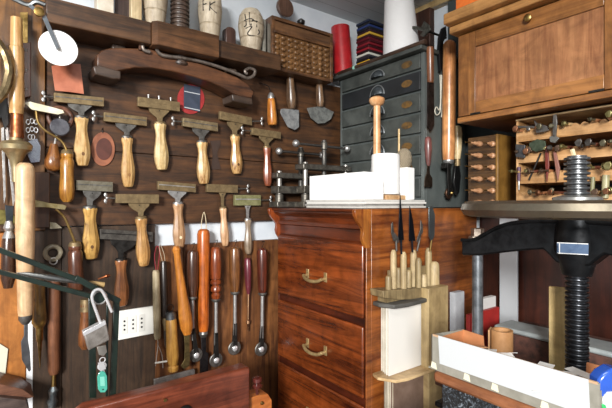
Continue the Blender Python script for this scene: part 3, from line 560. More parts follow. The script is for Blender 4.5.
# ================================================================ LYING PRESS CHEEK (bottom)
red = wood('481c0e', '80402a', 'Y', 20, .32, .4)
rt = thing('lying_press', 'red brown wooden lying press cheek with rounded end in the foreground', 'press', (.33, .35, .60))
ytop = W(249, 369, .35).y; y00 = W(85, 405, .35).y-.02; zt_ = .845
def side(x, y1, zt, zlow): return [V((x, y00, zlow)), V((x, y1, zlow)), V((x, y1, zt-.006)), V((x, y1-.004, zt)), V((x, y00+.02, zt)), V((x, y00, zt-.012))]
MB().poly(side(.35, ytop+.004, zt_, .62), (-.045, 0, 0)).build('cheek', red, rt, .005)
MB().box((.20, y00, 0), (.36, .67, .6195)).build('tub', wood('4a2a18', '6e4428', 'Z'), rt)
c = W(165, 400, .352); MB().cyl(c, c+V((.003, 0, 0)), .004, 12).build('screw_head', BRASS, rt)
MB().lathe(W(185, 413, .352), W(185, 413, .352)+V((.004, 0, 0)), [(0, .02), (1, .018)], 20).build('dark_plug', BLACK, rt)
mb = MB(); c = W(257, 384, .32); mb.lathe((c.x, c.y, c.z-.035), (c.x, c.y, c.z+.022), [(0, .004), (.3, .0045), (.42, .0045), (.45, .014), (.55, .016), (.65, .009), (.78, .015), (.92, .014), (1, .006)], 18); mb.build('turned_knob', wood('3a1410', '5e2a24', 'Z', 40, .25, .5), rt)
rt = thing('orange_wood_block', 'light orange wooden block with brass studs by the press knob', 'block', (.31, .62, .70))
bl = MB(); bl.poly([W(238, 402, .33), W(256, 396, .33), W(268, 394, .33), W(272, 400, .33), V((.33, W(272, 440, .33).y, .62)), V((.33, W(238, 440, .33).y, .62))], (-.05, 0, 0)); bl.build('block', wood('a85c28', 'd08040', 'Y', 20), rt, .002)
for q in ((244, 404), (262, 403)): c = W(*q, .33); MB().lathe(c, c+V((.006, 0, 0)), [(0, .006), (1, .003)], 12).build('stud', BRASS, rt)

# ================================================================ CHEST OF DRAWERS
YC = .862; XCH = B(366.5, 240, YC).x; YB = 1.42; ZC = 1.287
X0 = B(278, 240, YC).x
cm = wood('34140a', '8c441c', 'X', 14, .26, .5)
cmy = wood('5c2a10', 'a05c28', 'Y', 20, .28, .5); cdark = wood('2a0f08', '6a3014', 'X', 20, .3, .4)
rt = thing('chest_of_drawers', 'red mahogany chest of drawers with brass handles in the corner', 'chest', (X0+.2, YC+.2, 0))
zf0 = B(320, 241.5, YC).z
MB().box((X0, YC+.02, 0), (XCH, YB, ZC-.001)).build('carcass', cmy, rt, .0015)
MB().box((XCH-.005, YC, 0), (XCH, YC+.0195, zf0)).build('stile', cmy, rt, .001)
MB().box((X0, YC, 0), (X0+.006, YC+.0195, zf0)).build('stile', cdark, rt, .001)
mb = MB(); ct = .012
pr = [(.0195, 0), (-.004, 0), (-.004, .07), (.004, .12), (.004, .42), (-.006, .46), (-.006, .56), (.0, .60), (-.004, .72), (-.020, .80), (-.026, .86), (-.026, .90), (-.034, .93), (-.036, 1.0), (.0195, 1.0)]
hz = ZC-zf0-.001
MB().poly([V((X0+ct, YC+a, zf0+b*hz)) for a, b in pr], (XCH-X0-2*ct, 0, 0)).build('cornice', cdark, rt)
def corbel(xa, xb, mt):
    pr = [(.0195, -.04), (0, -.04), (-.003, .0), (-.012, .12), (-.016, .24), (-.013, .36), (-.014, .46), (-.024, .58), (-.036, .70), (-.044, .84), (-.046, .95), (-.042, 1.0), (.0195, 1.0)]
    MB().poly([V((xa, YC+a, zf0+b*hz)) for a, b in pr], (xb-xa, 0, 0)).build('corbel', mt, rt, .0012)
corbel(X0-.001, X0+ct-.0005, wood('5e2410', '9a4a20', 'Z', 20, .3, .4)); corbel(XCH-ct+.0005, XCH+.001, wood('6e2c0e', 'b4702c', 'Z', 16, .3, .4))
dz = []
for yt, yb_ in ((245, 319), (327, 399), (407, 480)):
    dz.append((B(365, yt, YC).z, B(365, yb_, YC).z))
hm = metal('c0a878', .33, .6, '947a50')
for k, (za, zb_) in enumerate(dz):
    dr = MB().box((X0+.0085, YC-.008, zb_), (XCH-.0075, YC+.0025, za)).build('drawer', cm, rt, .0045)
    cx = B(318.5, 280, YC).x; cz = (za+zb_)/2-.013
    mb = MB()
    for sx in (-1, 1):
        mb.cbox((cx+sx*.047, YC-.0095, cz+.004), (.014, .003, .030)); mb.cyl((cx+sx*.046, YC-.009, cz), (cx+sx*.046, YC-.026, cz-.003), .005, 10)
    mb.tube([V((cx-.049, YC-.025, cz+.000)), V((cx-.030, YC-.030, cz-.009)), V((cx, YC-.033, cz-.012)), V((cx+.030, YC-.030, cz-.009)), V((cx+.049, YC-.025, cz+.000))], .0055, 10)
    mb.build('handle', hm, dr, .0008)
MB().box((X0+.0065, YC+.003, 0), (XCH-.0055, YC+.0195, zf0-.001)).build('drawer_rail', wood('2c0d05', '54220e', 'X', 20), rt)

# stack of grey boards on chest
gb = [paint('cac8c2', .7, 'bcbab4'), paint('9c9a95', .7, '8c8a85'), paint('dcdad4', .7)]
for k in range(4):
    z = ZC+.0004+k*.0065; j = (.002, -.003, .003, 0)[k]
    tag(MB().box((.222+j, YC+.012+j*.5, z), (XCH-.02+j, 1.15+j, z+.0062)).build('grey_board', gb[(0, 1, 2, 0)[k]], None, .0006), ['lowest grey bookbinding board in the stack under the white box', 'darker second board from the bottom under the white box', 'third board of the stack on the chest, pale', 'top grey board of the stack, under the white box'][k], 'board', 'grey boards stacked on the chest')
zs = ZC+.0004+4*.0065
tag(MB().box((.235, YC+.018, zs), (XCH-.028, YC+.10, 1.395)).build('white_box', paint('f4f4f2', .6), None, .0015), 'plain white paper box on the grey boards', 'box')
# thread roll spindles
rt = thing('thread_spindle', 'tall wooden spindle with knob through a fat white thread roll', 'spindle', T(385, 196, 1.42)*1.0)
c = T(385.5, 196, 1.44); s = sc(c); z0 = zs
MB().box((c.x-.06, c.y-.05, z0), (c.x+.048, c.y+.05, z0+.016)).build('base', wood('b88a5c', 'd9b488', 'X', 30), rt, .003)
rl = MB().lathe((c.x, c.y, z0+.017), (c.x, c.y, z0+.155), [(0, .8*.049), (.02, .95*.049), (.08, .049), (.94, .047), (.99, .045), (1, .018)], 36).build('thread_roll', paint('f2f2f0', .7, 'eeeeec', 12, st=0.02), rt)
q = T(376, 150, 1.44); q.z = 0; qc = V((c.x, c.y, 0)) + (q-V((c.x, c.y, 0)))*.9
MB().lathe((qc.x, qc.y, z0+.15), (qc.x, qc.y, T(376, 96, 1.43).z), [(0, .0125), (.84, .0115), (.85, .016), (.87, .022), (.93, .027), (.97, .025), (.98, .021), (1, .015)], 24).build('spindle_rod', wood('c68a58', 'e5b888', 'Z', 30, .4, .3), rt)
rt = thing('twine_spindle', 'ball of beige twine on a thin stick above a white block', 'twine', T(404, 190, 1.5))
c = T(404, 190, 1.46)
MB().box((c.x-.032, c.y-.02, zs), (c.x+.030, c.y+.02, T(404, 168, 1.46).z)).build('white_block', WHITE, rt, .003)
tz = T(404, 168, 1.46).z
m, nt, b = base('twine'); tc = nt.nodes.new('ShaderNodeTexCoord'); wv = nt.nodes.new('ShaderNodeTexWave'); wv.inputs['Scale'].default_value = 90; wv.inputs['Distortion'].default_value = 6; wv.bands_direction = 'DIAGONAL'
nt.links.new(tc.outputs['Object'], wv.inputs['Vector']); r = ramp(nt, wv.outputs['Fac'], [(.2, rgb('6f6250')), (.7, rgb('b5a78e'))]); nt.links.new(r.outputs[0], b.inputs['Base Color']); b.inputs['Roughness'].default_value = .9; bump(nt, wv.outputs['Fac'], b, .8, .003)
MB().lathe((c.x, c.y, tz), (c.x, c.y, tz+.066), [(0, .018), (.15, .025), (.5, .0275), (.8, .023), (1, .01)], 24).build('twine_ball', m, rt)
q = T(399, 150, 1.46); MB().cyl((q.x, q.y, tz+.05), (q.x, q.y, T(399, 129, 1.46).z), .0035, 10).build('stick', wood('c0a070', 'e0c898', 'Z'), rt)
# ---- small iron nipping presses
def small_press(xp, p_l, p_r, ztop, bar_l, bar_r, pil, lab):
    yl, yr = W(p_l, 180, xp).y, W(p_r, 180, xp).y; ym = (yl+yr)/2
    rt = thing('finishing_press', lab, 'press', (xp, ym, ZC), 'small iron presses on the chest')
    pm = metal('7a766e', .38, .8, '504c46')
    MB().box((xp-.030, yl, ZC+.0005), (xp+.030, yr, ZC+.022)).build('base_plate', pm, rt, .003)
    MB().box((xp-.028, yl, ztop-.021), (xp+.028, yr, ztop)).build('top_plate', pm, rt, .004)
    zm = ZC+.052; MB().box((xp-.026, yl+.006, zm), (xp+.026, yr-.008, zm+.028)).build('platen', pm, rt, .003)
    for sy in (yl+.02, yr-.018): MB().cyl((xp+.012, sy, ZC+.014), (xp+.012, sy, ztop+.006), .0095, 16).build('column', metal('b4b0aa', .3, .8, '8a8680'), rt)
    for sy in (yl+.02, yr-.018): MB().lathe((xp+.012, sy, ZC+.022), (xp+.012, sy, ZC+.050), [(0, .0155), (.9, .0155), (1, .012)], 16).build('collar', pm, rt)
    zbz = W((bar_l+bar_r)/2, pil, xp).z
    MB().thread((xp, ym, zm+.028), (xp, ym, zbz+.022), .0095, .0045, 16).build('screw', DSTEEL, rt)
    a, b = W(bar_l, pil, xp).y, W(bar_r, pil, xp).y
    MB().lathe((xp, ym, zbz-.014), (xp, ym, zbz+.016), [(0, .010), (.1, .0125), (.9, .0125), (1, .010)], 18).build('screw_boss', pm, rt, 0)
    h = MB().cyl((xp, a, zbz), (xp, b, zbz), .0052, 12).build('handle_bar', metal('8a8684', .3), rt)
    for q in (a, b): MB().ball((xp, q, zbz), .0135).build('ball_end', STEEL, h)
small_press(.062, 273, 326, 1.416, 279, 322, 153, 'smaller iron press with ball ended bar beside the red brown pallet')
small_press(.135, 299, 347, 1.447, 296, 347, 146, 'taller iron press with ball ended bar behind the white box')

# ================================================================ GREY DRAWER CABINET
YA = 1.18; XA0 = B(341, 100, YA).x; XA1 = B(425, 100, YA).x; ZA = 1.815
gp = paint('474b48', .5, '343836', 22, .15); gp2 = paint('24272a', .5, '1b1e20', 18, .1); sidem = paint('565c5a', .5, '444a49', 9, .1)
rt = thing('drawer_cabinet', 'grey green cabinet of small drawers with cup pulls on the chest', 'cabinet', ((XA0+XA1)/2, 1.28, ZC))
MB().box((XA0, YA+.006, ZC+.001), (XA1, 1.415, ZA-.001)).build('body', sidem, rt, .002)
MB().box((XA0-.035, YA-.035, ZA), (XA1+.012, 1.418, ZA+.014)).build('top_board', gp, rt, .003)
MB().box((XA0, YA-.004, ZC+.001), (XA0+.010, YA+.0055, ZA-.001)).build('face_stile', sidem, rt, .001); MB().box((XA1-.014, YA-.004, ZC+.001), (XA1, YA+.0055, ZA-.001)).build('face_stile', sidem, rt, .001)
per = 21.4*sc(B(420, 100, YA)); ztop = B(420, 50, YA).z
lab_m = paint('6e5026', .6, '3f3424', 50); cup_m = metal('5c6266', .35, .6, '3c4246')
for k in range(7):
    za = ztop-k*per; zb_ = za-per*.86
    if za > ZA: za = ZA-.002
    if zb_ < ZC: zb_ = ZC+.003
    d = MB().box((XA0+.012, YA-.006, zb_), (XA1-.016, YA+.0055, za)).build('drawer', gp2 if k == 1 else gp, rt, .0015)
    cx = XA0+(XA1-XA0)*.50; cz = (za+zb_)/2; hh = (za-zb_)*.42
    mb = MB(); n = 14     # half-dome cup pull
    for (r0, yy) in ((1.0, 0),):
        bm = mb.bm; rows = []
        for j in range(6):
            ph = j/5*math.pi/2; rows.append([bm.verts.new((cx+.032*math.cos(ph)*math.cos(math.pi*i/n), YA-.006-.019*math.sin(ph), cz-.013+hh*1.35*math.cos(ph)*math.sin(math.pi*i/n)+.0)) for i in range(n+1)])
        for j in range(5):
            for i in range(n): bm.faces.new((rows[j][i], rows[j][i+1], rows[j+1][i+1], rows[j+1][i]))
        bmesh.ops.recalc_face_normals(bm, faces=bm.faces[:])
    ob = mb.build('cup_pull', cup_m, d); so = ob.modifiers.new('thickness', 'SOLIDIFY'); so.thickness = .0015
    mb = MB(); mb.tube([V((cx+.036*math.cos(t), YA-.008, cz-.013+hh*1.45*math.sin(t))) for t in [math.pi*i/10 for i in range(11)]], .0024, 6, False); mb.build('pull_rim', metal('8c9092', .3, .6), d)
    c = V((XA0+(XA1-XA0)*.83, 0, cz)); mb = MB(); mb.poly([V((c.x+.024*math.cos(2*math.pi*i/20), YA-.0062, c.z+.0125*math.sin(2*math.pi*i/20))) for i in range(20)], (0, -.001, 0)); mb.build('oval_label', lab_m, d)
# things on cabinet top
zt2 = ZA+.0145
rt = thing('walking_stick', 'long dark rod lying along the cabinet top edge with mint thread', 'rod', B(380, 60, YA-.02))
a, b = V((XA0-.012, YA-.022, zt2+.0085)), V((XA1+.02, YA-.022, zt2+.0085))
MB().cyl(a, b, .0085, 14).build('rod', wood('2a1e18', '4e3a2e', 'X', 30, .35, .4), rt)
q = a+(b-a)*.25; MB().cyl(q, q+V((.010, 0, 0)), .0098, 14).build('mint_thread', paint('9ccfc0', .6), rt)
rt = thing('red_tube', 'tall red cardboard tube standing on the grey cabinet', 'tube', (.075, 1.19, zt2))
c0 = V((.062, 1.190, zt2)); c1_ = V((.052, 1.180, 2.04))
MB().lathe(c0+V((0, 0, .008)), c1_, [(0, .0), (0, .040), (1, .0385), (1, .036), (.985, .034), (.985, 0)], 32).build('body', paint('b01e24', .4, '9a161c', coat=.2), rt)
MB().lathe(c0, c0+V((0, 0, .008)), [(0, .0), (0, .0385), (1, .0385), (1, 0)], 32).build('base_rim', STEEL, rt)
sw = ['1e2840', '16181e', '26386c', '14161c', '2c1620', 'c9a23a', '3a161c', '5c1420', '441018', '7a1a26', '3a0e14', '8a1c28', '2a1418', 'cfcfc4', '2c2c34', '14161c', 'd0a428', '2c1a1c', '3a1c20', '26305c', '1a1c26', '2e3a6a']
nm = ['dark navy', 'black', 'blue', 'jet black', 'dark plum', 'mustard yellow', 'dark wine', 'crimson', 'dark maroon', 'red', 'deep wine', 'ruby red', 'brownish black', 'off white', 'charcoal', 'black', 'golden yellow', 'dark brown', 'burgundy', 'royal blue', 'near black', 'indigo']
od = ['topmost', 'second', 'third', 'fourth', 'fifth', 'sixth', 'seventh', 'eighth', 'ninth', 'tenth', 'eleventh', 'twelfth', 'thirteenth', 'fourteenth', 'fifteenth', 'sixteenth', 'seventeenth', 'eighteenth', 'nineteenth', 'twentieth', 'second lowest', 'lowest']
zq = zt2+.0003; sh = (2.058-zq)/len(sw)
for k in range(len(sw)):
    i = len(sw)-1-k; j = random.uniform(-.003, .003); th = sh
    tag(MB().box((.086+j, 1.242+j*.5, zq), (.160+j, 1.335+j, zq+th-.0012)).build('leather_sample', paint(sw[i], .5), None, .001), '%s leather sample, %s of the coloured stack on the grey cabinet' % (nm[i], od[i]), 'leather sample', 'coloured leather samples stacked on the cabinet')
    zq += th
rt = thing('thread_cone', 'large white cone of thread on the grey cabinet', 'thread', (.315, 1.26, zt2))
m, nt, b = base('thread_white'); tc = nt.nodes.new('ShaderNodeTexCoord'); wv = nt.nodes.new('ShaderNodeTexWave'); wv.bands_direction = 'Z'; wv.inputs['Scale'].default_value = 60; wv.inputs['Distortion'].default_value = 1
nt.links.new(tc.outputs['Object'], wv.inputs['Vector']); b.inputs['Base Color'].default_value = rgb('eaeaea'); b.inputs['Roughness'].default_value = .8; bump(nt, wv.outputs['Fac'], b, .5, .002)
MB().lathe((.315, 1.26, zt2+.006), (.30, 1.26, 2.09), [(0, .05), (.01, .066), (.05, .071), (.9, .056), (.97, .054), (1, .04)], 40).build('thread', m, rt)
MB().cyl((.315, 1.26, zt2), (.315, 1.26, zt2+.008), .045, 28).build('cone_base', paint('a08a64', .7), rt)
# post with wing ornament
rt = thing('brown_wall_post', 'dark brown post behind the thread cone', 'post', B(429, 45, 1.41))
MB().box((B(417, 30, 1.41).x+.012, 1.38, ZA+.0145), (B(441, 30, 1.41).x-.03, 1.41, 2.07)).build('post', wood('2b1b14', '4a3026', 'Z', 30), rt, .002)
rt = thing('metal_fan_bracket', 'small grey metal fan shaped bracket right of the thread cone', 'bracket', B(425, 29, 1.25))
yf = 1.25
MB().bp([(412, 26), (416, 26), (421, 27), (424, 21), (430, 26), (430, 30), (423, 37), (420, 35), (423, 31), (418, 30), (412, 29)], yf, yf+.006).build('fan', metal('6c6c66', .4, .9, '45453f'), rt, .001)
c = B(425, 30, yf+.006); MB().cyl(c, V((c.x, 1.38, c.z)), .004, 8).build('stem', IRON, rt)

# ================================================================ TOOLS ON CABINET SIDE
XS = XA1+.0015
def Sd(px, py, x=XS+.01): return W(px, py, x)
def side_tool(name, lab, cat, h0, h1, w, cols, prof, x=XS+.014):
    rt = thing(name, lab, cat, Sd(*h0, x)); P0, P1 = Sd(*h0, x), Sd(*h1, x); s = sc(P0)
    MB().lathe(P0, P1, [(f, q*w/2*s) for f, q in prof], 20).build('handle', wood(cols[0], cols[1], 'Z', 50, .35, .35), rt); return rt, s, x
def sp(mb, pxs, x1, x0): return mb.poly([W(a, b, x1) for a, b in pxs], (x0-x1, 0, 0))
rt, s, x = side_tool('dark_chisel', 'chisel with flat brown handle at the top of the cabinet side', 'chisel', (430, 47), (430.5, 83), 7.5, ('5a3420', '85563a'), [(0, 0), (0, .8), (.03, 1), (.95, .9), (1, .7), (1, 0)])
sp(MB(), [(428, 82), (434, 82), (434.5, 125), (431, 131), (427.5, 126)], x+.002, x-.002).build('blade', metal('3a3230', .45, .8, '241e1c'), rt, .0006)
rt, s, x = side_tool('spatula', 'small spatula with mauve brown handle on the cabinet side', 'spatula', (428, 137), (428.5, 166), 7.5, ('4a2a28', '7a4c48'), [(0, 0), (0, .6), (.08, .9), (.4, 1), (.8, .7), (1, .4), (1, 0)])
sp(MB(), [(427.3, 165), (429.7, 165), (430, 174), (432.5, 178), (432.5, 187), (424.5, 187), (425, 178), (427, 173)], x+.001, x-.001).build('blade', metal('55483c', .4, .9, '3a3028'), rt, .0004)
rt = thing('wire_dividers', 'pair of thin pale wire loops hanging on the cabinet side', 'wire', Sd(441, 95)); x = XS+.008
MB().tube([W(a, b, x) for a, b in ((441.5, 75), (441, 95), (440.5, 107), (439.5, 113), (436.5, 115), (434.8, 111), (436.5, 107), (439, 110), (440.4, 104), (440.5, 90), (440, 75))], .0019, 6).build('loop_wire', paint('c8c4b4', .4), rt)
MB().tube([W(a, b, x) for a, b in ((444.5, 75), (444.3, 100), (444, 112), (441.5, 117), (442, 112), (442.8, 95), (443, 75))], .0019, 6).build('long_wire', paint('c8c4b4', .4), rt)
rt = thing('black_strap_bundle', 'black hanging iron straps between the post and the long handle', 'strap', Sd(441, 45, XS+.02)); x = XS+.012
MB().poly([W(a, b, x) for a, b in ((440, 37), (443, 28), (446, 26), (447, 36), (443.5, 42), (443, 66), (440.5, 72), (439, 50))], (-.010, 0, 0)).build('strap', metal('1d1c1e', .5, .7), rt, .001)
rt, s, x = side_tool('roll_wheel_tool', 'very long orange brown handled wheel tool hanging by the cupboard', 'finishing wheel', (449.5, 41), (448.5, 160), 13, ('a8683a', 'd89c64'), [(0, 0), (0, .5), (.012, .75), (.03, .95), (.3, 1), (.9, 1), (1, .85), (1, 0)], XS+.032)
MB().lathe(W(448.5, 159, x), W(448.5, 164, x), [(0, 5*s), (.5, 5.4*s), (1, 4*s)], 18).build('ferrule', STEEL, rt)
mb = MB(); 
for dx in (-.012, .008): mb.poly([W(a, b, x+dx) for a, b in ((446.8, 163), (449.6, 163), (450.4, 178), (451.4, 192), (448, 195), (447, 180))], (.004, 0, 0))
mb.poly([W(a, b, x+.008) for a, b in ((446, 163), (450.5, 163), (450.5, 168), (446, 168))], (-.02, 0, 0)); mb.build('fork', IRON, rt, .0008)
c = W(449, 193, x); wh = MB().lathe(c-V((.004, 0, 0)), c+V((.004, 0, 0)), [(0, 0), (0, .018), (.3, .0195), (.7, .0195), (1, .018), (1, 0)], 28).build('wheel', metal('6a5040', .4, .9, '3c2c22'), rt)
MB().lathe(c-V((.014, 0, 0)), c+V((.016, 0, 0)), [(0, .006), (.85, .0065), (1, .003)], 14).build('axle_nut', BRASS, wh)
rt, s, x = side_tool('pale_handled_roll', 'dark forked tool with pale cream handle beside the long wheel tool', 'finishing wheel', (457.5, 126), (457.5, 159), 9.5, ('c8b080', 'ecd8ac'), [(0, 0), (0, .5), (.06, .85), (.25, 1), (.7, .85), (1, .6), (1, 0)], XS+.034)
MB().lathe(W(457.5, 158, x), W(457.5, 166, x), [(0, 2.4*s), (1, 3*s)], 14).build('ferrule', OBRASS, rt)
MB().poly([W(a, b, x+.004) for a, b in ((455.5, 166), (459.5, 166), (461, 176), (459.5, 193), (457, 195), (454, 182))], (-.009, 0, 0)).build('fork', BLACK, rt, .001)

# ================================================================ CUPBOARD
YK = 1.15; XK0 = B(458, 60, YK).x; XK1 = 1.16; ZK0 = 1.547; ZK1 = 1.815
kw = wood('68401e', '9a6838', 'X', 14, .35, .3); kwz = wood('68401e', '9a6838', 'Z', 14, .35, .3)
rt = thing('wall_cupboard', 'honey brown wooden wall cupboard with one flap door and brass knob', 'cupboard', ((XK0+XK1)/2, 1.3, ZK0))
MB().box((XK0, YK+.012, ZK0), (XK1, 1.43, ZK1)).build('carcass', wood('5c3314', '8a5628', 'X', 14), rt, .002)
MB().box((XK0, YK-.004, ZK0-.001), (XK1, YK+.0115, ZK0+.016)).build('bottom_rail', kw, rt, .002)
zd0, zd1 = ZK0+.0185, ZK1-.004; pz0, pz1 = B(540, 88, YK).z, B(540, 26, YK).z; px0, px1 = B(475.5, 60, YK).x, B(604.5, 30, YK).x
xd1 = px1+(px0-XK0)
dr = MB().box((px0-.002, YK+.0035, pz0-.002), (px1+.002, YK+.0112, pz1+.002)).build('door', wood('7c4e30', 'a8764e', 'Z', 22, .4, .2), rt)
for xa_, xb_ in ((XK0+.002, px0), (px1, xd1)): MB().box((xa_, YK-.002, zd0), (xb_, YK+.0115, zd1)).build('door_stile', kwz, dr, .0015)
for za_, zb_ in ((zd0, pz0), (pz1, zd1)): MB().box((px0+.0002, YK-.0018, za_), (px1-.0002, YK+.0115, zb_)).build('door_rail', kw, dr, .0015)
c = B(530, 19, YK-.002); MB().lathe(c, c+V((0, -.018, 0)), [(0, .004), (.4, .0045), (.55, .0095), (.85, .010), (1, .006)], 20).build('knob', BRASS, dr)
for qx_ in (475, 596): c = B(qx_, 0, YK-.0035); MB().box((c.x-.016, YK-.0032, zd0-.001), (c.x+.016, YK-.0018, zd0+.004)).build('hinge', IRON, dr)
mw = wood('94683a', 'c09058', 'X', 16, .4, .2)
y1_, y2_ = YK-.03, YK-.055
MB().box((B(449, 30, y1_).x, y1_, ZK1), (XK1+.03, 1.43, ZK1+.022)).build('cornice_lower', mw, rt, .003)
MB().box((B(443, 20, y2_).x, y2_, ZK1+.0225), (XK1+.05, 1.43, ZK1+.056)).build('cornice_upper', mw, rt, .004)
tag(MB().box((B(456, 5, 1.11).x, 1.11, ZK1+.0565), (B(479, 5, 1.11).x, 1.36, ZK1+.20)).build('orange_box', paint('d8702c', .5, 'c45f22')), 'orange box on top of the wall cupboard', 'box')

# ================================================================ PEG RACK
YP = 1.25; xa, xb = B(467, 150, YP).x, B(498, 150, YP).x
rt = thing('peg_rack', 'small brown wooden rack with rows of round pegs under the cupboard', 'rack', ((xa+xb)/2, 1.3, 1.27))
MB().box((xb-.008, YP, 1.27), (xb, 1.428, 1.515)).build('side_board', wood('5a3e18', '86622c', 'Z', 18), rt, .001)
MB().box((xa, YP+.006, 1.27), (xb-.0085, YP+.02, 1.515)).build('face_board', wood('2e1e10', '5c4022', 'X', 30), rt, .001)
MB().box((xa, YP+.0205, 1.268), (xb-.0085, 1.428, 1.276)).build('shelf', wood('4a3018', '7a5630', 'X', 30), rt, .001)
ptl = None; pk = wood('9a6a48', 'c79a74', 'Z', 40, .4, .2)
n = 0
for r_ in range(6):
    for c_, (cx, ext) in enumerate(((480, .052), (493, .034))):
        cz = B(cx, 144+r_*11.7, YP).z
        if cz < 1.285: continue
        P = V((B(cx, 150, YP).x, YP+.0055, cz)); E = P+V((-.003, -ext, .001))
        if ptl is None:
            rs = ['uppermost', 'second', 'third', 'fourth', 'fifth', 'lowest']
        q = thing('finishing_tool', 'small turned tool in the %s row of the peg rack, %s column' % (rs[r_], ('left', 'right')[c_]), 'finishing tool', P, 'turned tools stuck in the peg rack')
        MB().lathe(P, E, [(0, .0075), (.08, .0085), (.3, .0085), (.42, .0045), (.46, .0062), (.62, .0058), (.75, .003), (1, .0026)], 16).build('handle', pk, q)
        MB().cyl(E, E+V((-.004, -.024 if c_ == 0 else -.012, 0)), .0022, 8, .0014).build('metal_tip', BRASS, q)
# ================================================================ TOOL RACK WITH SCALLOPED SHELVES
YR = 1.21; xr0 = B(516, 150, YR).x; xr1 = 1.22; zr1 = 1.542; zr0 = 1.285
lw = wood('9c7040', 'cca272', 'X', 18, .5, .1)
rt = thing('scalloped_tool_rack', 'pale wooden rack with scalloped shelves full of brass tools', 'rack', ((xr0+xr1)/2, 1.3, zr0))
MB().box((xr0, YR, zr0), (xr0+.006, 1.425, zr1-.0055)).build('side_board', lw, rt, .001)
MB().box((xr1, YR, zr0), (xr1+.006, 1.425, zr1-.0055)).build('side_board', lw, rt, .001)
MB().box((xr0, YR-.003, zr1-.005), (xr1+.006, 1.425, zr1)).build('top_board', wood('c9a878', 'ecd2a4', 'X', 18), rt, .001)
MB().box((xr0+.0065, 1.41, zr0), (xr1-.0005, 1.425, zr1-.006)).build('back_board', wood('20140e', '33231a', 'X', 18), rt)
rows = []
for yt, h in ((131, 8.5), (153, 8.5), (174, 9), (196, 9)):
    zc_ = B(540, yt, YR).z; hz = h*sc(B(540, yt, YR)); rows.append((zc_, hz))
    pitch = .021; x = xr0+.0065; pts = [V((x, YR, zc_-hz))]
    up = []; n = int((xr1-.001-x)/pitch)
    for i in range(n):
        xs = x+i*pitch
        for k in range(6): f = k/6; up.append(V((xs+f*pitch, YR, zc_+hz*.18+.0085*abs(math.cos(math.pi*f))-.0035)))
    xe = x+n*pitch; up.append(V((xe, YR, zc_+hz*.2+.004)))
    pts = [V((x, YR, zc_-hz))]+up+[V((xe, YR, zc_-hz))]
    MB().poly(pts[::-1], (0, .012, 0)).build('scalloped_rail', lw, rt)
    MB().box((x, YR+.0125, zc_-hz), (xr1-.001, 1.409, zc_-hz+.005)).build('shelf', lw, rt, .0008)
# brass tools lying in the notches, pointing at the viewer
tl = [metal('86806a', .35, .9, '4c4838'), metal('6e6a66', .35, .9, '3e3a36'), metal('a8a070', .3, .9, '645c38'), metal('a8785a', .35, .9, '643e2a'), metal('7a6454', .4, .9, '44342a')]
hw = [wood('8e5a3a', 'b8825a', 'Y', 40), wood('b08a5c', 'd8b888', 'Y', 40), wood('5a2e22', '84503c', 'Y', 40)]
rn = ['top', 'second', 'third', 'bottom']
protos = []
def brass_tool(kind, P, mat, hm_, lab):
    q = thing('engraved_tool', lab, 'finishing tool', P, 'engraved hand tools lying in the scalloped rack')
    L = random.uniform(.014, .045); D = V((random.uniform(-.022, .014), -L, random.uniform(-.003, .004)))
    hr = random.uniform(.8, 1.2)
    MB().lathe(P+V((0, .10, 0)), P+D*.35, [(0, .004), (.55, .0052*hr), (.8, .0048*hr), (1, .0035)], 12).build('handle', hm_, q)
    A = P+D*.35; E = P+D
    if kind == 0: MB().lathe(A, E, [(0, .0032), (.4, .0032), (.5, .006*hr), (.85, .0068*hr), (1, .004)], 14).build('head', mat, q)
    elif kind == 1:
        w_ = .007*hr; MB().lathe(A, E, [(0, .003), (.9, .003), (1, .002)], 10).build('shank', mat, q)
        MB().poly([E+V((x_*w_, 0, z_*w_)) for x_, z_ in ((-.6, -1), (.5, -1.1), (1.1, .5), (.7, 1.4), (-.3, 1.3), (-1.1, .4))], (0, -.006, 0)).build('head', mat, q, .0012)
    elif kind == 2:
        MB().lathe(A, E, [(0, .003), (1, .003)], 10).build('shank', mat, q)
        MB().torus(E, .0062*hr, .0026, V((.5, 1, .1)), 20).build('head', mat, q)
    else: MB().lathe(A, E, [(0, .0036), (.5, .0028), (.55, .005), (.7, .005), (.75, .0026), (1, .0012)], 12).build('head', mat, q)
    return q
look = ['knob headed', 'flat headed', 'ring headed', 'slim stemmed']
od2 = ['first', 'second', 'third', 'fourth', 'fifth', 'sixth', 'seventh', 'eighth', 'ninth', 'tenth', 'eleventh', 'twelfth', 'thirteenth', 'fourteenth', 'fifteenth', 'sixteenth', 'seventeenth']
cn = 0
for r_ in range(4):
    zc_, hz = rows[r_]; place = 0
    for i in range(17):
        P = V((xr0+.0065+.021*(i+.5), YR-.001, zc_+hz*.18+.0030))
        if P.x > 1.13: continue
        if random.random() < .1 and (r_, i) != (0, 6): continue
        k = random.choice([0, 1, 1, 2, 3, 3]); mt = tl[random.randrange(5)] if r_ < 2 else tl[random.choice([0, 2, 3, 4])]
        if (r_, i) == (0, 6): k, mt = 0, tl[2]
        brass_tool(k, P, mt, random.choice(hw), '%s tool, %s from the left on the %s shelf of the scalloped rack' % (look[k], od2[place], rn[r_])); cn += 1; place += 1
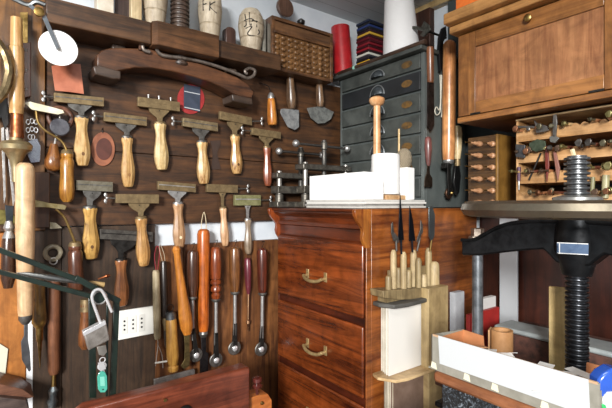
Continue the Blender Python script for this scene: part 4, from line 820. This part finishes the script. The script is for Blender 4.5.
# larger tools hanging before the rack
def front_tool(name, lab, cat, parts):
    rt = None
    for nm_, kind, data, mat in parts:
        if rt is None: rt = thing(name, lab, cat, B(*data[0], YR-.014))
        if kind == 'poly': MB().bp(data, YR-.017, YR-.011).build(nm_, mat, rt, .0008)
        elif kind == 'rod': a, b, r1, r2 = data[0], data[1], data[2], data[3]; MB().lathe(B(*a, YR-.0008-max(data[2:4])), B(*b, YR-.0008-max(data[2:4])), [(0, r1), (.5, (r1+r2)/2), (1, r2)], 12).build(nm_, mat, rt)
front_tool('steel_lever', 'dark steel lever with square block standing before the top shelf', 'lever', [('blade', 'poly', [(553, 115), (556, 114), (557, 122), (555.5, 137), (552.5, 137), (552.5, 124)], DSTEEL), ('block', 'poly', [(549, 137), (554, 135), (559, 138), (555, 143), (550, 142)], metal('8c8c88', .35))])
front_tool('fan_head_tool', 'grey fan shaped head hanging at the left of the top shelf', 'tool', [('fan', 'poly', [(534, 120), (537, 123), (547, 126), (549, 130), (544, 132), (536, 133)], metal('7a7774', .35)), ('stem', 'rod', ((516, 127), (536, 127), .004, .003), DSTEEL)])
front_tool('square_stamp', 'square grey metal stamp with boss on the rack edge', 'stamp', [('plate', 'poly', [(515.5, 144), (525, 145), (524.5, 158), (515.5, 157)], metal('6e7074', .35, 1, '4c4e52')), ('boss', 'rod', ((518, 151), (522, 151), .006, .005), STEEL)])
front_tool('green_bronze_stamp', 'greenish bronze stamp head on the second shelf', 'stamp', [('head', 'poly', [(529, 143), (537, 139), (545, 141), (546, 149), (536, 152), (529, 149)], metal('5e6a58', .4, .9, '3c4638'))])
front_tool('slanting_black_rod', 'thin black rod slanting down across the third shelf', 'rod', [('rod', 'rod', ((541, 153), (529, 180), .0025, .0025), IRON)])
front_tool('red_tweezers', 'dark red pointed tweezers hanging before the second shelf', 'tweezers', [('leg', 'poly', [(545, 146), (547.5, 146), (549, 165), (546.5, 182), (545, 165)], paint('6a2a22', .4)), ])
front_tool('pink_tweezers', 'brownish pink tweezers hanging right of the red ones', 'tweezers', [('leg', 'poly', [(553, 152), (555.5, 151), (559.5, 168), (557.5, 181), (555.5, 170)], paint('84584c', .4)), ])
front_tool('purple_stub_tool', 'small purple handled tool beside the third shelf', 'tool', [('handle', 'rod', ((519, 167), (519, 181), .005, .004), paint('4a2c44', .4)), ('tip', 'rod', ((519, 181), (519, 190), .0025, .002), STEEL)])
front_tool('green_stick', 'olive grey wooden stick before the bottom shelf right of the screw', 'stick', [('stick', 'rod', ((593, 177), (592, 198), .005, .005), wood('6e6a4a', '8d8a68', 'Z'))])
front_tool('wide_olive_stick', 'wider olive wooden stick at the right end of the rack', 'stick', [('stick', 'rod', ((606, 175), (605, 198), .008, .008), wood('8a8460', 'aaa582', 'Z'))])

# ================================================================ TABLE AND IRON PRESS
tag(MB().poly([V((.68, 1.43, .81)), V((.68, .97, .81)), V((.86, .97, .81)), V((.86, .56, .81)), V((1.7, .56, .81)), V((1.7, 1.43, .81))][::-1], (0, 0, .04)).build('work_table', wood('3a2418', '5a3a28', 'X', 20), None, .002), 'dark wooden worktable top under the iron press', 'table')
o = bpy.data.objects['work_table']
for lx, ly in ((.92, .62), (1.6, .62), (1.6, 1.38), (.74, 1.38)):
    mb = MB(); mb.box((lx-.03, ly-.03, 0), (lx+.03, ly+.03, .8095))
    WL['work_table'] = o.location.copy(); mb.build('leg', wood('3a2418', '5a3a28', 'Z', 20), o, .002)
hub = T(577, 208, .78); hx, hy = hub.x, hub.y
ci = metal('26282a', .35, .75, '141517')
rt = thing('iron_book_press', 'black cast iron book press with large round handwheel and thick screw', 'press', (hx, hy, .851))
zw = 1.278
rw = 108*sc(hub)
s = sc(hub)
mb = MB(); mb.torus((hx, hy, zw+.013), rw-.012, .0148, V((0, 0, 1)), 72); mb.build('handwheel_rim', metal('847c6c', .27, .9, '766e60'), rt)
mb = MB()
for k in range(4):
    an = math.radians(20+90*k); mb.tube([V((hx+.02*math.cos(an), hy+.02*math.sin(an), zw+.012)), V((hx+(rw-.015)*math.cos(an), hy+(rw-.015)*math.sin(an), zw+.012))], .0095, 10, False)
mb.build('handwheel_spokes', metal('7c7468', .3, 1, '554e44'), rt)
MB().lathe((hx, hy, zw-.002), (hx, hy, zw+.038), [(0, .024), (.3, .034), (.6, .034), (.7, .040), (.9, .040), (1, .026)], 30).build('wheel_boss', metal('b0b0ac', .28, .8, '8a8a86'), rt)
MB().thread((hx, hy, zw+.038), (hx, hy, 1.3+48*s), 11.6*s, .0088, 28, .26).build('screw_top', metal('7a7c7e', .25, .9, '505254'), rt)
MB().thread((hx, hy, .951), (hx, hy, 1.24), 10.6*s, .0088, 28, .22).build('screw', metal('44464a', .25, .9, '2a2c30'), rt)
# bridge
span = .20; zt_b = 1.272
pr = []
for sgn in (-1,):
    pass
top = [(-1.12, 1.222), (-.98, 1.224), (-.86, 1.236), (-.72, 1.252), (-.58, 1.262), (-.4, 1.268), (-.2, 1.270), (0, 1.271)]
bot = [(0, 1.185), (-.14, 1.192), (-.25, 1.214), (-.45, 1.208), (-.7, 1.198), (-.9, 1.19), (-1.12, 1.186)]
prof = top + [(-a, z) for a, z in top[-2::-1]] + [(-a, z) for a, z in bot[-1:0:-1]] + bot
MB().poly([V((hx+a*span, hy-.022, z)) for a, z in prof], (0, .044, 0)).build('bridge', ci, rt, .004)
mb = MB(); mb.tube([V((hx+a*span, hy-.022, z-.002)) for a, z in top], .004, 8); mb.tube([V((hx-a*span, hy-.022, z-.002)) for a, z in top], .004, 8); mb.build('bridge_rib', ci, rt)
MB().lathe((hx, hy, 1.17), (hx, hy, 1.279), [(0, .024), (.15, .028), (.45, .038), (.7, .037), (.9, .034), (1, .031)], 28).build('hub', ci, rt)
cdir = (CAM-V((hx, hy, 0))); cdir.z = 0; cdir.normalize(); rot = Matrix.Rotation(math.atan2(cdir.y, cdir.x)+math.pi/2, 3, 'Z')
zpl = 1.3-42.5*s
MB().cbox(V((hx, hy, zpl))+cdir*.0405+RT*-.008, (26*s, .004, 11*s), rot).build('maker_plate', metal('4a5a70', .3, .9, '36445a'), rt, .0005)
mb = MB(); pc = V((hx, hy, zpl))+cdir*.043+RT*-.008
for dx, dz_, sx, sz in ((0, 5, 25, .8), (0, -5, 25, .8), (-12.3, 0, .8, 10), (12.3, 0, .8, 10)): mb.cbox(pc+RT*(dx*s)+UP*(dz_*s), (sx*s, .001, sz*s), rot)
mb.build('plate_border', STEEL, rt)
for sg in (-1, 1):
    cxp = hx+sg*span*.99
    MB().lathe((cxp, hy, .862), (cxp, hy, 1.225), [(0, .016), (.03, .016), (.04, .0115), (.9, .0115), (.91, .016), (1, .017)], 22).build('column', metal('868a8e', .3, .8, '5c6064'), rt)
    MB().lathe((cxp, hy, 1.2225), (cxp, hy, 1.247), [(0, .019), (.25, .019), (.3, .0135), (.95, .0135), (1, .009)], 6).build('nut', metal('a89a8c', .3, .8, '78685c'), rt)
MB().box((hx-.26, hy-.07, .8505), (hx+.26, hy+.07, .863)).build('base', ci, rt, .004)
MB().box((hx-.16, hy-.055, .925), (hx+.16, hy+.055, .95)).build('platen', ci, rt, .004)
# sliver of wood on top of screw
tag(MB().tube([V((hx-.004, hy, 1.3+47.5*s)), V((hx-.008, hy, 1.3+55*s))], .004, 6, False).build('wood_sliver', wood('c9b088', 'e4d2a8', 'Z')), 'pale wood sliver on top of the press screw', 'sliver')

# ---- slab behind the press
rt = thing('paper_cutting_slab', 'long slab with pale grey top and mottled brown side behind the press screw', 'slab', (.97, 1.04, .851))
yS = 1.02; xs0 = B(496, 326, yS).x; zsT = .998
MB().box((xs0, yS, .851), (1.20, yS+.14, zsT-.012)).build('mottled_block', paint('5c3a30', .7, '382620', 60), rt, .004)
MB().box((xs0-.003, yS-.006, zsT-.0118), (1.205, yS+.075, zsT)).build('grey_top', paint('9fa6a6', .4, '8c9394'), rt, .005)
# red book, white book behind
rt = thing('red_book', 'red covered board standing left of the mottled slab', 'book', (.79, 1.09, .851))
MB().box((.755, 1.0, .851), (.766, 1.145, 1.012)).build('cover', paint('a02824', .5, '8a201e'), rt, .001)
tag(MB().box((.738, 1.06, .851), (.753, 1.15, 1.04)).build('white_folder', paint('c9c7c4', .6), None, .001), 'white folder behind the red covered board', 'folder')
rt = thing('tan_leather_roll', 'roll of tan leather standing beyond the cardboard tray', 'roll', (.88, .93, .851))
c = T(502, 345, .99)
mb = MB(); r0 = .025
pts = []
for i in range(46): a = i/45*4*math.pi; rr = r0*(1-.22*i/45); pts.append((a, rr))
outer = [V((c.x+rr*math.cos(a-2.2), c.y+rr*math.sin(a-2.2), .851)) for a, rr in pts]; inner = [V((c.x+(rr-.0022)*math.cos(a-2.2), c.y+(rr-.0022)*math.sin(a-2.2), .851)) for a, rr in pts]
zr_ = 1.3-127*.98/FP; bm = mb.bm
O0 = [bm.verts.new(p) for p in outer]; I0 = [bm.verts.new(p) for p in inner]; O1 = [bm.verts.new(V((p.x, p.y, zr_))) for p in outer]; I1 = [bm.verts.new(V((p.x, p.y, zr_))) for p in inner]
for i in range(45):
    for q in ((O0[i], O0[i+1], O1[i+1], O1[i]), (I0[i+1], I0[i], I1[i], I1[i+1]), (O1[i], O1[i+1], I1[i+1], I1[i]), (O0[i+1], O0[i], I0[i], I0[i+1])): bm.faces.new(q)
bm.faces.new((O0[0], O1[0], I1[0], I0[0])); bm.faces.new((O0[-1], I0[-1], I1[-1], O1[-1])); bmesh.ops.recalc_face_normals(bm, faces=bm.faces[:])
mb.build('leather', paint('b98a5c', .6, 'a5764a'), rt)
q = T(490, 345, 1.0); MB().cbox((q.x, q.y, (.851+zr_)/2), (.003, .03, zr_-.851), rot).build('loose_flap', paint('c09468', .6), rt)
c = T(559, 330, .88)
tag(MB().cbox((c.x, c.y, .99), (.036, .010, .277+.0), rot).build('pine_strip', wood('c2a266', 'e2c88e', 'Z', 14, .5, .1), None, .001), 'upright pale pine strip left of the press screw', 'strip')
tag(MB().box((.622, 1.405, .852), (.682, 1.415, 1.272)).build('white_board', paint('d4d8dc', .6), None, .001), 'narrow white upright panel behind the iron press', 'panel')

# ---- stack under the tray
YT = .61; xt0 = B(429, 345, YT).x
tb = thing('black_marbled_box', 'black mottled box under the brown board at bottom edge', 'box', (1.1, .66, .851))
m, nt, b = base('marbled'); n = noise(nt, 120, (1, 1, 1), 6, 2.0); r = ramp(nt, n.outputs[0], [(.5, rgb('0b0c0d')), (.58, rgb('3c434a')), (.66, rgb('7a838a'))]); nt.links.new(r.outputs[0], b.inputs['Base Color']); b.inputs['Roughness'].default_value = .35
MB().box((xt0+.022, YT+.004, .851), (1.40, YT+.17, .9975)).build('case', m, tb, .003)
rt = thing('brown_leather_board', 'brown rounded edge board under the grey cardboard tray', 'board', (1.1, .66, .989))
MB().box((xt0+.012, YT-.006, .998), (1.41, YT+.16, 1.0165)).build('board', wood('7c4a2c', 'a66e48', 'X', 20, .5, .1), rt, .006)
# tray
ztt = 1.076; zb_t = 1.017; zbk = 1.066; zlow = 1.040
rt = thing('cardboard_tray', 'long grey cardboard tray with white band and orange inside', 'tray', (1.1, .65, zb_t))
gcm = paint('8e8b80', .8, '7e7b70', 40); xt1 = 1.192; D = .10; th = .0022
inner_m = paint('b87a4e', .8, 'a86c44')
xt0 = B(428.5, 345, YT).x
MB().box((xt0, YT, zb_t), (xt1, YT+D, zb_t+th)).build('bottom', gcm, rt)
def wallp(name, a, b, mat): return MB().box(a, b).build(name, mat, rt)
wallp('front_side', (xt0+.008, YT, zb_t+th), (xt1, YT+th, ztt), gcm)
MB().poly([V((xt0+th, YT+D, zb_t+th)), V((xt1, YT+D, zb_t+th)), V((xt1, YT+D, zbk)), V((xt1-.05, YT+D, zbk)), V((xt1-.052, YT+D, zlow)), V((xt0+.045, YT+D, zlow)), V((xt0+.043, YT+D, zbk-.002)), V((xt0+th, YT+D, zbk))], (0, -th, 0)).build('back_side', inner_m, rt)
MB().poly([V((xt0, YT+.008, zb_t+th)), V((xt0, YT+D, zb_t+th)), V((xt0, YT+D, zbk)), V((xt0, YT+.008, ztt-.003))], (th, 0, 0)).build('end_side', gcm, rt)
MB().poly([V((xt0+.008, YT, zb_t+th)), V((xt0+.008, YT, ztt)), V((xt0, YT+.008, ztt-.002)), V((xt0, YT+.008, zb_t+th))], (.0016, .0016, 0)).build('corner', gcm, rt)
wallp('end_side', (xt1-th, YT+th, zb_t+th), (xt1, YT+D-th, zbk), gcm)
wallp('end_lining', (xt0+th, YT+.009, zb_t+th), (xt0+th*1.4, YT+D-th*1.1, zbk-.001), inner_m)
xb0 = B(438.5, 340, YT).x
MB().poly([V((xb0, YT-.0002, ztt+.0015)), V((xt1-.012, YT-.0002, ztt+.0015)), V((xt1-.010, YT-.0002, ztt-.045)), V((xb0+.003, YT-.0002, ztt-.045))], (0, -.0008, 0)).build('white_band', paint('bcc0c2', .8), rt)
MB().box((xt0+.009, YT-.0005, ztt-.002), (xt1-.002, YT+th+.0005, ztt+.001)).build('edge_tape', paint('b89878', .8), rt)
for k, px in enumerate((434, 467, 495, 545)):
    c = B(px, 350, YT); MB().poly([V((c.x-.006, YT-.0002, zb_t+.003)), V((c.x+.006, YT-.0002, zb_t+.002)), V((c.x+.004, YT-.0002, zb_t+.012)), V((c.x-.004, YT-.0002, zb_t+.013))], (0, -.0006, 0)).build('tape_patch', paint('d9d4ba', .8), rt)
rt2 = thing('paper_offcuts', 'loose white and tan paper offcuts lying in the tray', 'paper', (1.0, .66, ztt-.02)); 
mb = MB(); random.seed(3)
for k in range(18):
    c = V((xt0+.06+random.random()*.22, YT+.03+random.random()*.06, 1.03+random.random()*.03)); M = Matrix.Rotation(random.random()*3, 3, 'Z') @ Matrix.Rotation(random.uniform(-.35, .35), 3, 'X')
    mb.cbox(c, (.05+random.random()*.03, .012+random.random()*.01, .0006), M)
mb.build('white_strips', paint('dcdad6', .8), rt2)
mb = MB()
for k in range(8):
    c = V((xt0+.03+random.random()*.25, YT+.03+random.random()*.06, 1.028+random.random()*.03)); M = Matrix.Rotation(random.random()*3, 3, 'Z') @ Matrix.Rotation(random.uniform(-.3, .3), 3, 'X')
    mb.cbox(c, (.06, .02, .0008), M)
mb.build('tan_strips', paint('c08c64', .8), rt2)
rt2['kind'] = 'stuff'
# blue bag
rt = thing('blue_packet', 'glossy blue white and green plastic packet at lower right corner', 'packet', T(606, 392, .57))
def blob(name, pxs, t0, mat, dz_=.02):
    pts = [T(a, b, t0) for a, b in pxs]; MB().poly(pts, FW*dz_).build(name, mat, rt, .003)
blob('blue_film', [(599, 380), (604, 374), (613, 369), (622, 370), (622, 392), (608, 393), (603, 399), (598, 396)], .535, paint('2a56b4', .25, '2048a0', coat=.6))
blob('white_film', [(603, 399), (608, 393), (622, 392), (622, 420), (604, 420)], .535, paint('e4e8ec', .3, coat=.5))
blob('green_print', [(602, 404), (606, 405), (608, 410), (603, 411)], .533, paint('3aa860', .3), .002)
blob('pink_print', [(598, 397), (602, 399), (601, 404), (597, 402)], .534, paint('d86a86', .3), .01)

# ================================================================ RIGHT SIDE OF CHEST: ledges, books, tool block
xL = XCH+.001
rt = thing('plywood_ledge', 'curved edge plywood ledge on the chest side under the white books', 'ledge', (xL+.03, 1.0, .79)); 
zL = 1.3-170*1.22/FP
ply = wood('a8875a', 'd2b486', 'Y', 16, .5)
pts = [(xL, .885), (xL+.03, .875), (xL+.075, .90), (xL+.085, .94), (xL+.085, 1.13), (xL, 1.13)]
MB().poly([V((a, b, zL-.008)) for a, b in pts], (0, 0, .008)).build('ledge', ply, rt, .001)
MB().box((xL, .93, zL-.03), (xL+.02, 1.12, zL-.0085)).build('support', ply, rt)
zT = 1.3-97*1.24/FP
wb = [paint('d6d2c6', .7, 'c2bcae'), paint('b5ab98', .7, '9c917e'), paint('e6e4de', .7)]
bw = .0105
bl_ = ['innermost cream board book against the chest on the upper ledge', 'tan second book from the chest on the upper ledge', 'third book from the chest on the upper ledge, cream', 'front white book facing out on the upper ledge']
for k in range(4):
    x_ = xL+.003+k*bw; y_s = .905+.004*(3-k)
    q = thing('white_book', bl_[k], 'book', (x_, 1.0, zL), 'white books on the upper ledge')
    MB().box((x_, y_s, zL+.0005), (x_+.002, y_s+.15, zT-.002*(k % 2))).box((x_+bw-.0025, y_s, zL+.0005), (x_+bw-.0005, y_s+.15, zT-.002*(k % 2))).build('cover', wb[2] if k == 3 else wb[0], q)
    MB().box((x_+.002, y_s+.003, zL+.002), (x_+bw-.0025, y_s+.148, zT-.004-.002*(k % 2))).build('pages', wb[1], q)
# lower books
zLT = zL-.012; lb = ['grey book against the chest on the lower ledge', 'cream book second from the chest on the lower ledge', 'mauve brown book facing out on the lower ledge']
lbm = [paint('8f8778', .7), paint('cfc8b6', .7), paint('7c6658', .6, '6c5648')]
for k in range(3):
    x_ = xL+.022+k*.0125; q = thing('lower_book', lb[k], 'book', (x_, 1.0, .60), 'books on the lower ledge')
    MB().box((x_, .91, .60), (x_+.002, 1.07, zLT-.004)).box((x_+.0095, .91, .60), (x_+.012, 1.07, zLT-.004)).build('cover', lbm[k], q)
    MB().box((x_+.002, .913, .602), (x_+.0095, 1.068, zLT-.007)).build('pages', wb[1], q)
rt = thing('lower_ledge', 'x', 'ledge', (xL, 1, .59)); rt['label'] = 'wooden ledge carrying the lower books beside the chest'
MB().box((xL, .89, .59), (xL+.085, 1.13, .5995)).build('ledge', ply, rt)
# upright yellow post
x_ = xL+.05; ya, yb = W(421, 340, x_).y, W(440.5, 340, x_).y
pz = W(430, 286, x_).z
tag(MB().box((x_-.0, ya+.055*0, .60), (x_+.028, yb-.0, zL-.0085)).box((x_+.034-.034, ya, zL-.0), (x_+.028, yb, pz)).build('yellow_post', wood('947e54', 'b8a074', 'Z', 12, .5, .1), None, .001), 'upright yellowish wooden post right of the white books', 'post')
# grey portfolio and white book further right
tag(MB().box((xL+.055, 1.175, .80), (xL+.075, 1.225, 1.02)).build('grey_portfolio', paint('c8cace', .7, 'b8babf'), None, .001), 'pale grey portfolio standing behind the yellow post', 'portfolio')
q = thing('small_white_book', 'small white book between the portfolio and the press column', 'book', (.63, 1.2, .80))
MB().box((.640, 1.20, .852), (.6425, 1.26, .985)).box((.655, 1.20, .852), (.6575, 1.26, .985)).build('cover', paint('e8e8ea', .6), q); MB().box((.6425, 1.203, .854), (.655, 1.258, .983)).build('pages', WHITE, q)
tag(MB().box((xL, 1.185, .785), (.679, 1.43, .7985)).build('side_shelf', wood('4a3020', '6a4830', 'X'), None), 'narrow dark shelf joining the chest and the table', 'shelf')
bpy.data.objects['small_white_book'].location.z -= .052
# tool block
rt = thing('stepped_tool_block', 'stepped pale wooden block of upright pegs on a grey stone shelf beside the chest', 'tool block', (xL+.05, 1.0, 1.02))
xq = xL+.048
ks = [(384, 290), (386, 275), (391, 252), (396, 255), (400, 250), (404, 254), (409, 248), (413, 254), (419, 250), (424, 256), (431, 250), (436, 262), (441, 268), (445, 290)]
blk = wood('6c5c40', '94815c', 'Z', 30, .6)
st = [(386, 391, 276), (391, 396, 250), (396, 401, 268), (401, 406, 252), (406, 411, 270), (411, 416, 250), (416, 421, 258), (421, 426, 274), (426, 431, 248), (431, 438, 262)]
for k, (a, b, yt) in enumerate(st):
    dd = .010*(k % 3); xk = xq-.012-dd; p0, p1 = W(a, yt, xk), W(b, yt, xk); rr_ = (p1.y-p0.y)*.44; ym = (p0.y+p1.y)/2; zb2 = W(a, 291, xq).z
    MB().lathe((xk, ym, zb2), (xk, ym, p0.z), [(0, rr_), (.86, rr_*.95), (.95, rr_*.8), (1, rr_*.45)], 14).build('peg', wood(('7a6846', 'a08a62')[k % 2], ('a8946c', 'c4b088')[k % 2], 'Z', 30, .6), rt)
MB().box((xL+.001, W(389, 280, xq-.04).y, W(400, 292, xq).z), (xq-.0375, W(430, 280, xq-.04).y, W(400, 272, xq).z)).build('back_block', blk, rt, .001)
MB().wp([(383, 291), (440, 287), (440, 298), (425, 299), (400, 300), (384, 298)], xq+.004, xL).build('base', blk, rt, .002)
zsh = W(410, 300, xq).z
pts = [(xL, .885), (xL+.03, .88), (xL+.07, .90), (xL+.078, .95), (xL+.07, 1.06), (xL+.05, 1.10), (xL, 1.10)]
zz = W(385, 301, xq).z-.001
tag(MB().poly([V((a, b, zz-.020)) for a, b in pts], (0, 0, .012)).build('stone_shelf', paint('55534e', .6, '44423e', 20), None, .003), 'dark grey stone shelf under the stepped tool block', 'shelf')
MB().box((xL+.006, .90, zz-.0078), (xL+.04, 1.08, zz+.012)).build('base', blk, rt)
def blade_tool(lab, p0, p1, pts, mat, name='fine_tool', cat='tool', hm_=blk, xo=-.012):
    q = thing(name, lab, cat, W(*p1, xq+xo)); MB().wp(pts, xq+xo+.0015, xq+xo-.001).build('blade', mat, q, .0003)
    MB().cyl(W(*p0, xq+xo), W(*p1, xq+xo), .003, 10).build('shank', BRASS if hm_ is None else mat, q)
dk = metal('20262e', .35, .9)
blade_tool('long black pointed tool standing in the stepped block', (401, 240), (401.5, 254), [(400.4, 193), (402, 215), (404, 240), (398.5, 240), (399.6, 215)], dk)
blade_tool('shorter black pointed tool right of the tall one in the block', (412, 240), (412.5, 252), [(410, 206), (413, 220), (415.5, 241), (409.5, 241), (409.5, 220)], dk)
blade_tool('small spoon shaped tool at the left of the block', (396, 240), (396.5, 251), [(391.5, 224), (393, 222), (394, 232), (399, 238), (398.5, 243), (394, 241), (391.5, 233)], DSTEEL)
blade_tool('small curved spatula between the black and steel blades', (420, 238), (417, 251), [(421, 220), (423, 225), (423, 232), (419, 240), (417, 242), (418, 237), (420.5, 230)], DSTEEL)
blade_tool('steel spatula with rounded tip at the right of the block', (431.5, 240), (430, 251), [(429, 207), (432.5, 206), (435, 215), (434.5, 236), (431.5, 242), (429, 236)], metal('8a989c', .25), hm_=None)

# ================================================================ LIGHT
w = bpy.data.worlds.new('world'); S.world = w; w.use_nodes = True
bg = w.node_tree.nodes['Background']; bg.inputs[0].default_value = (.93, .96, 1, 1); bg.inputs[1].default_value = .38
def area(name, loc, target, size, power, col, sy=None):
    l = bpy.data.lights.new(name, 'AREA'); l.energy = power; l.color = col; l.size = size
    if sy: l.shape = 'RECTANGLE'; l.size_y = sy
    o = bpy.data.objects.new(name, l); C.objects.link(o); o.location = loc
    o.rotation_euler = (V(target)-V(loc)).to_track_quat('-Z', 'Y').to_euler(); return o
area('overhead_fill', (1.45, .1, 2.07), (.3, .8, 1.1), .5, 7, (1, .97, .92), .3)  # added weak fill from above, not a fixture of the room
area('window_light', (3.9, -2.9, 2.3), (.5, .9, 1.25), .9, 430, (1, .985, .96), .9)
print('THINGS', len([o for o in S.objects if o.parent is None]), 'rack tools', cn)
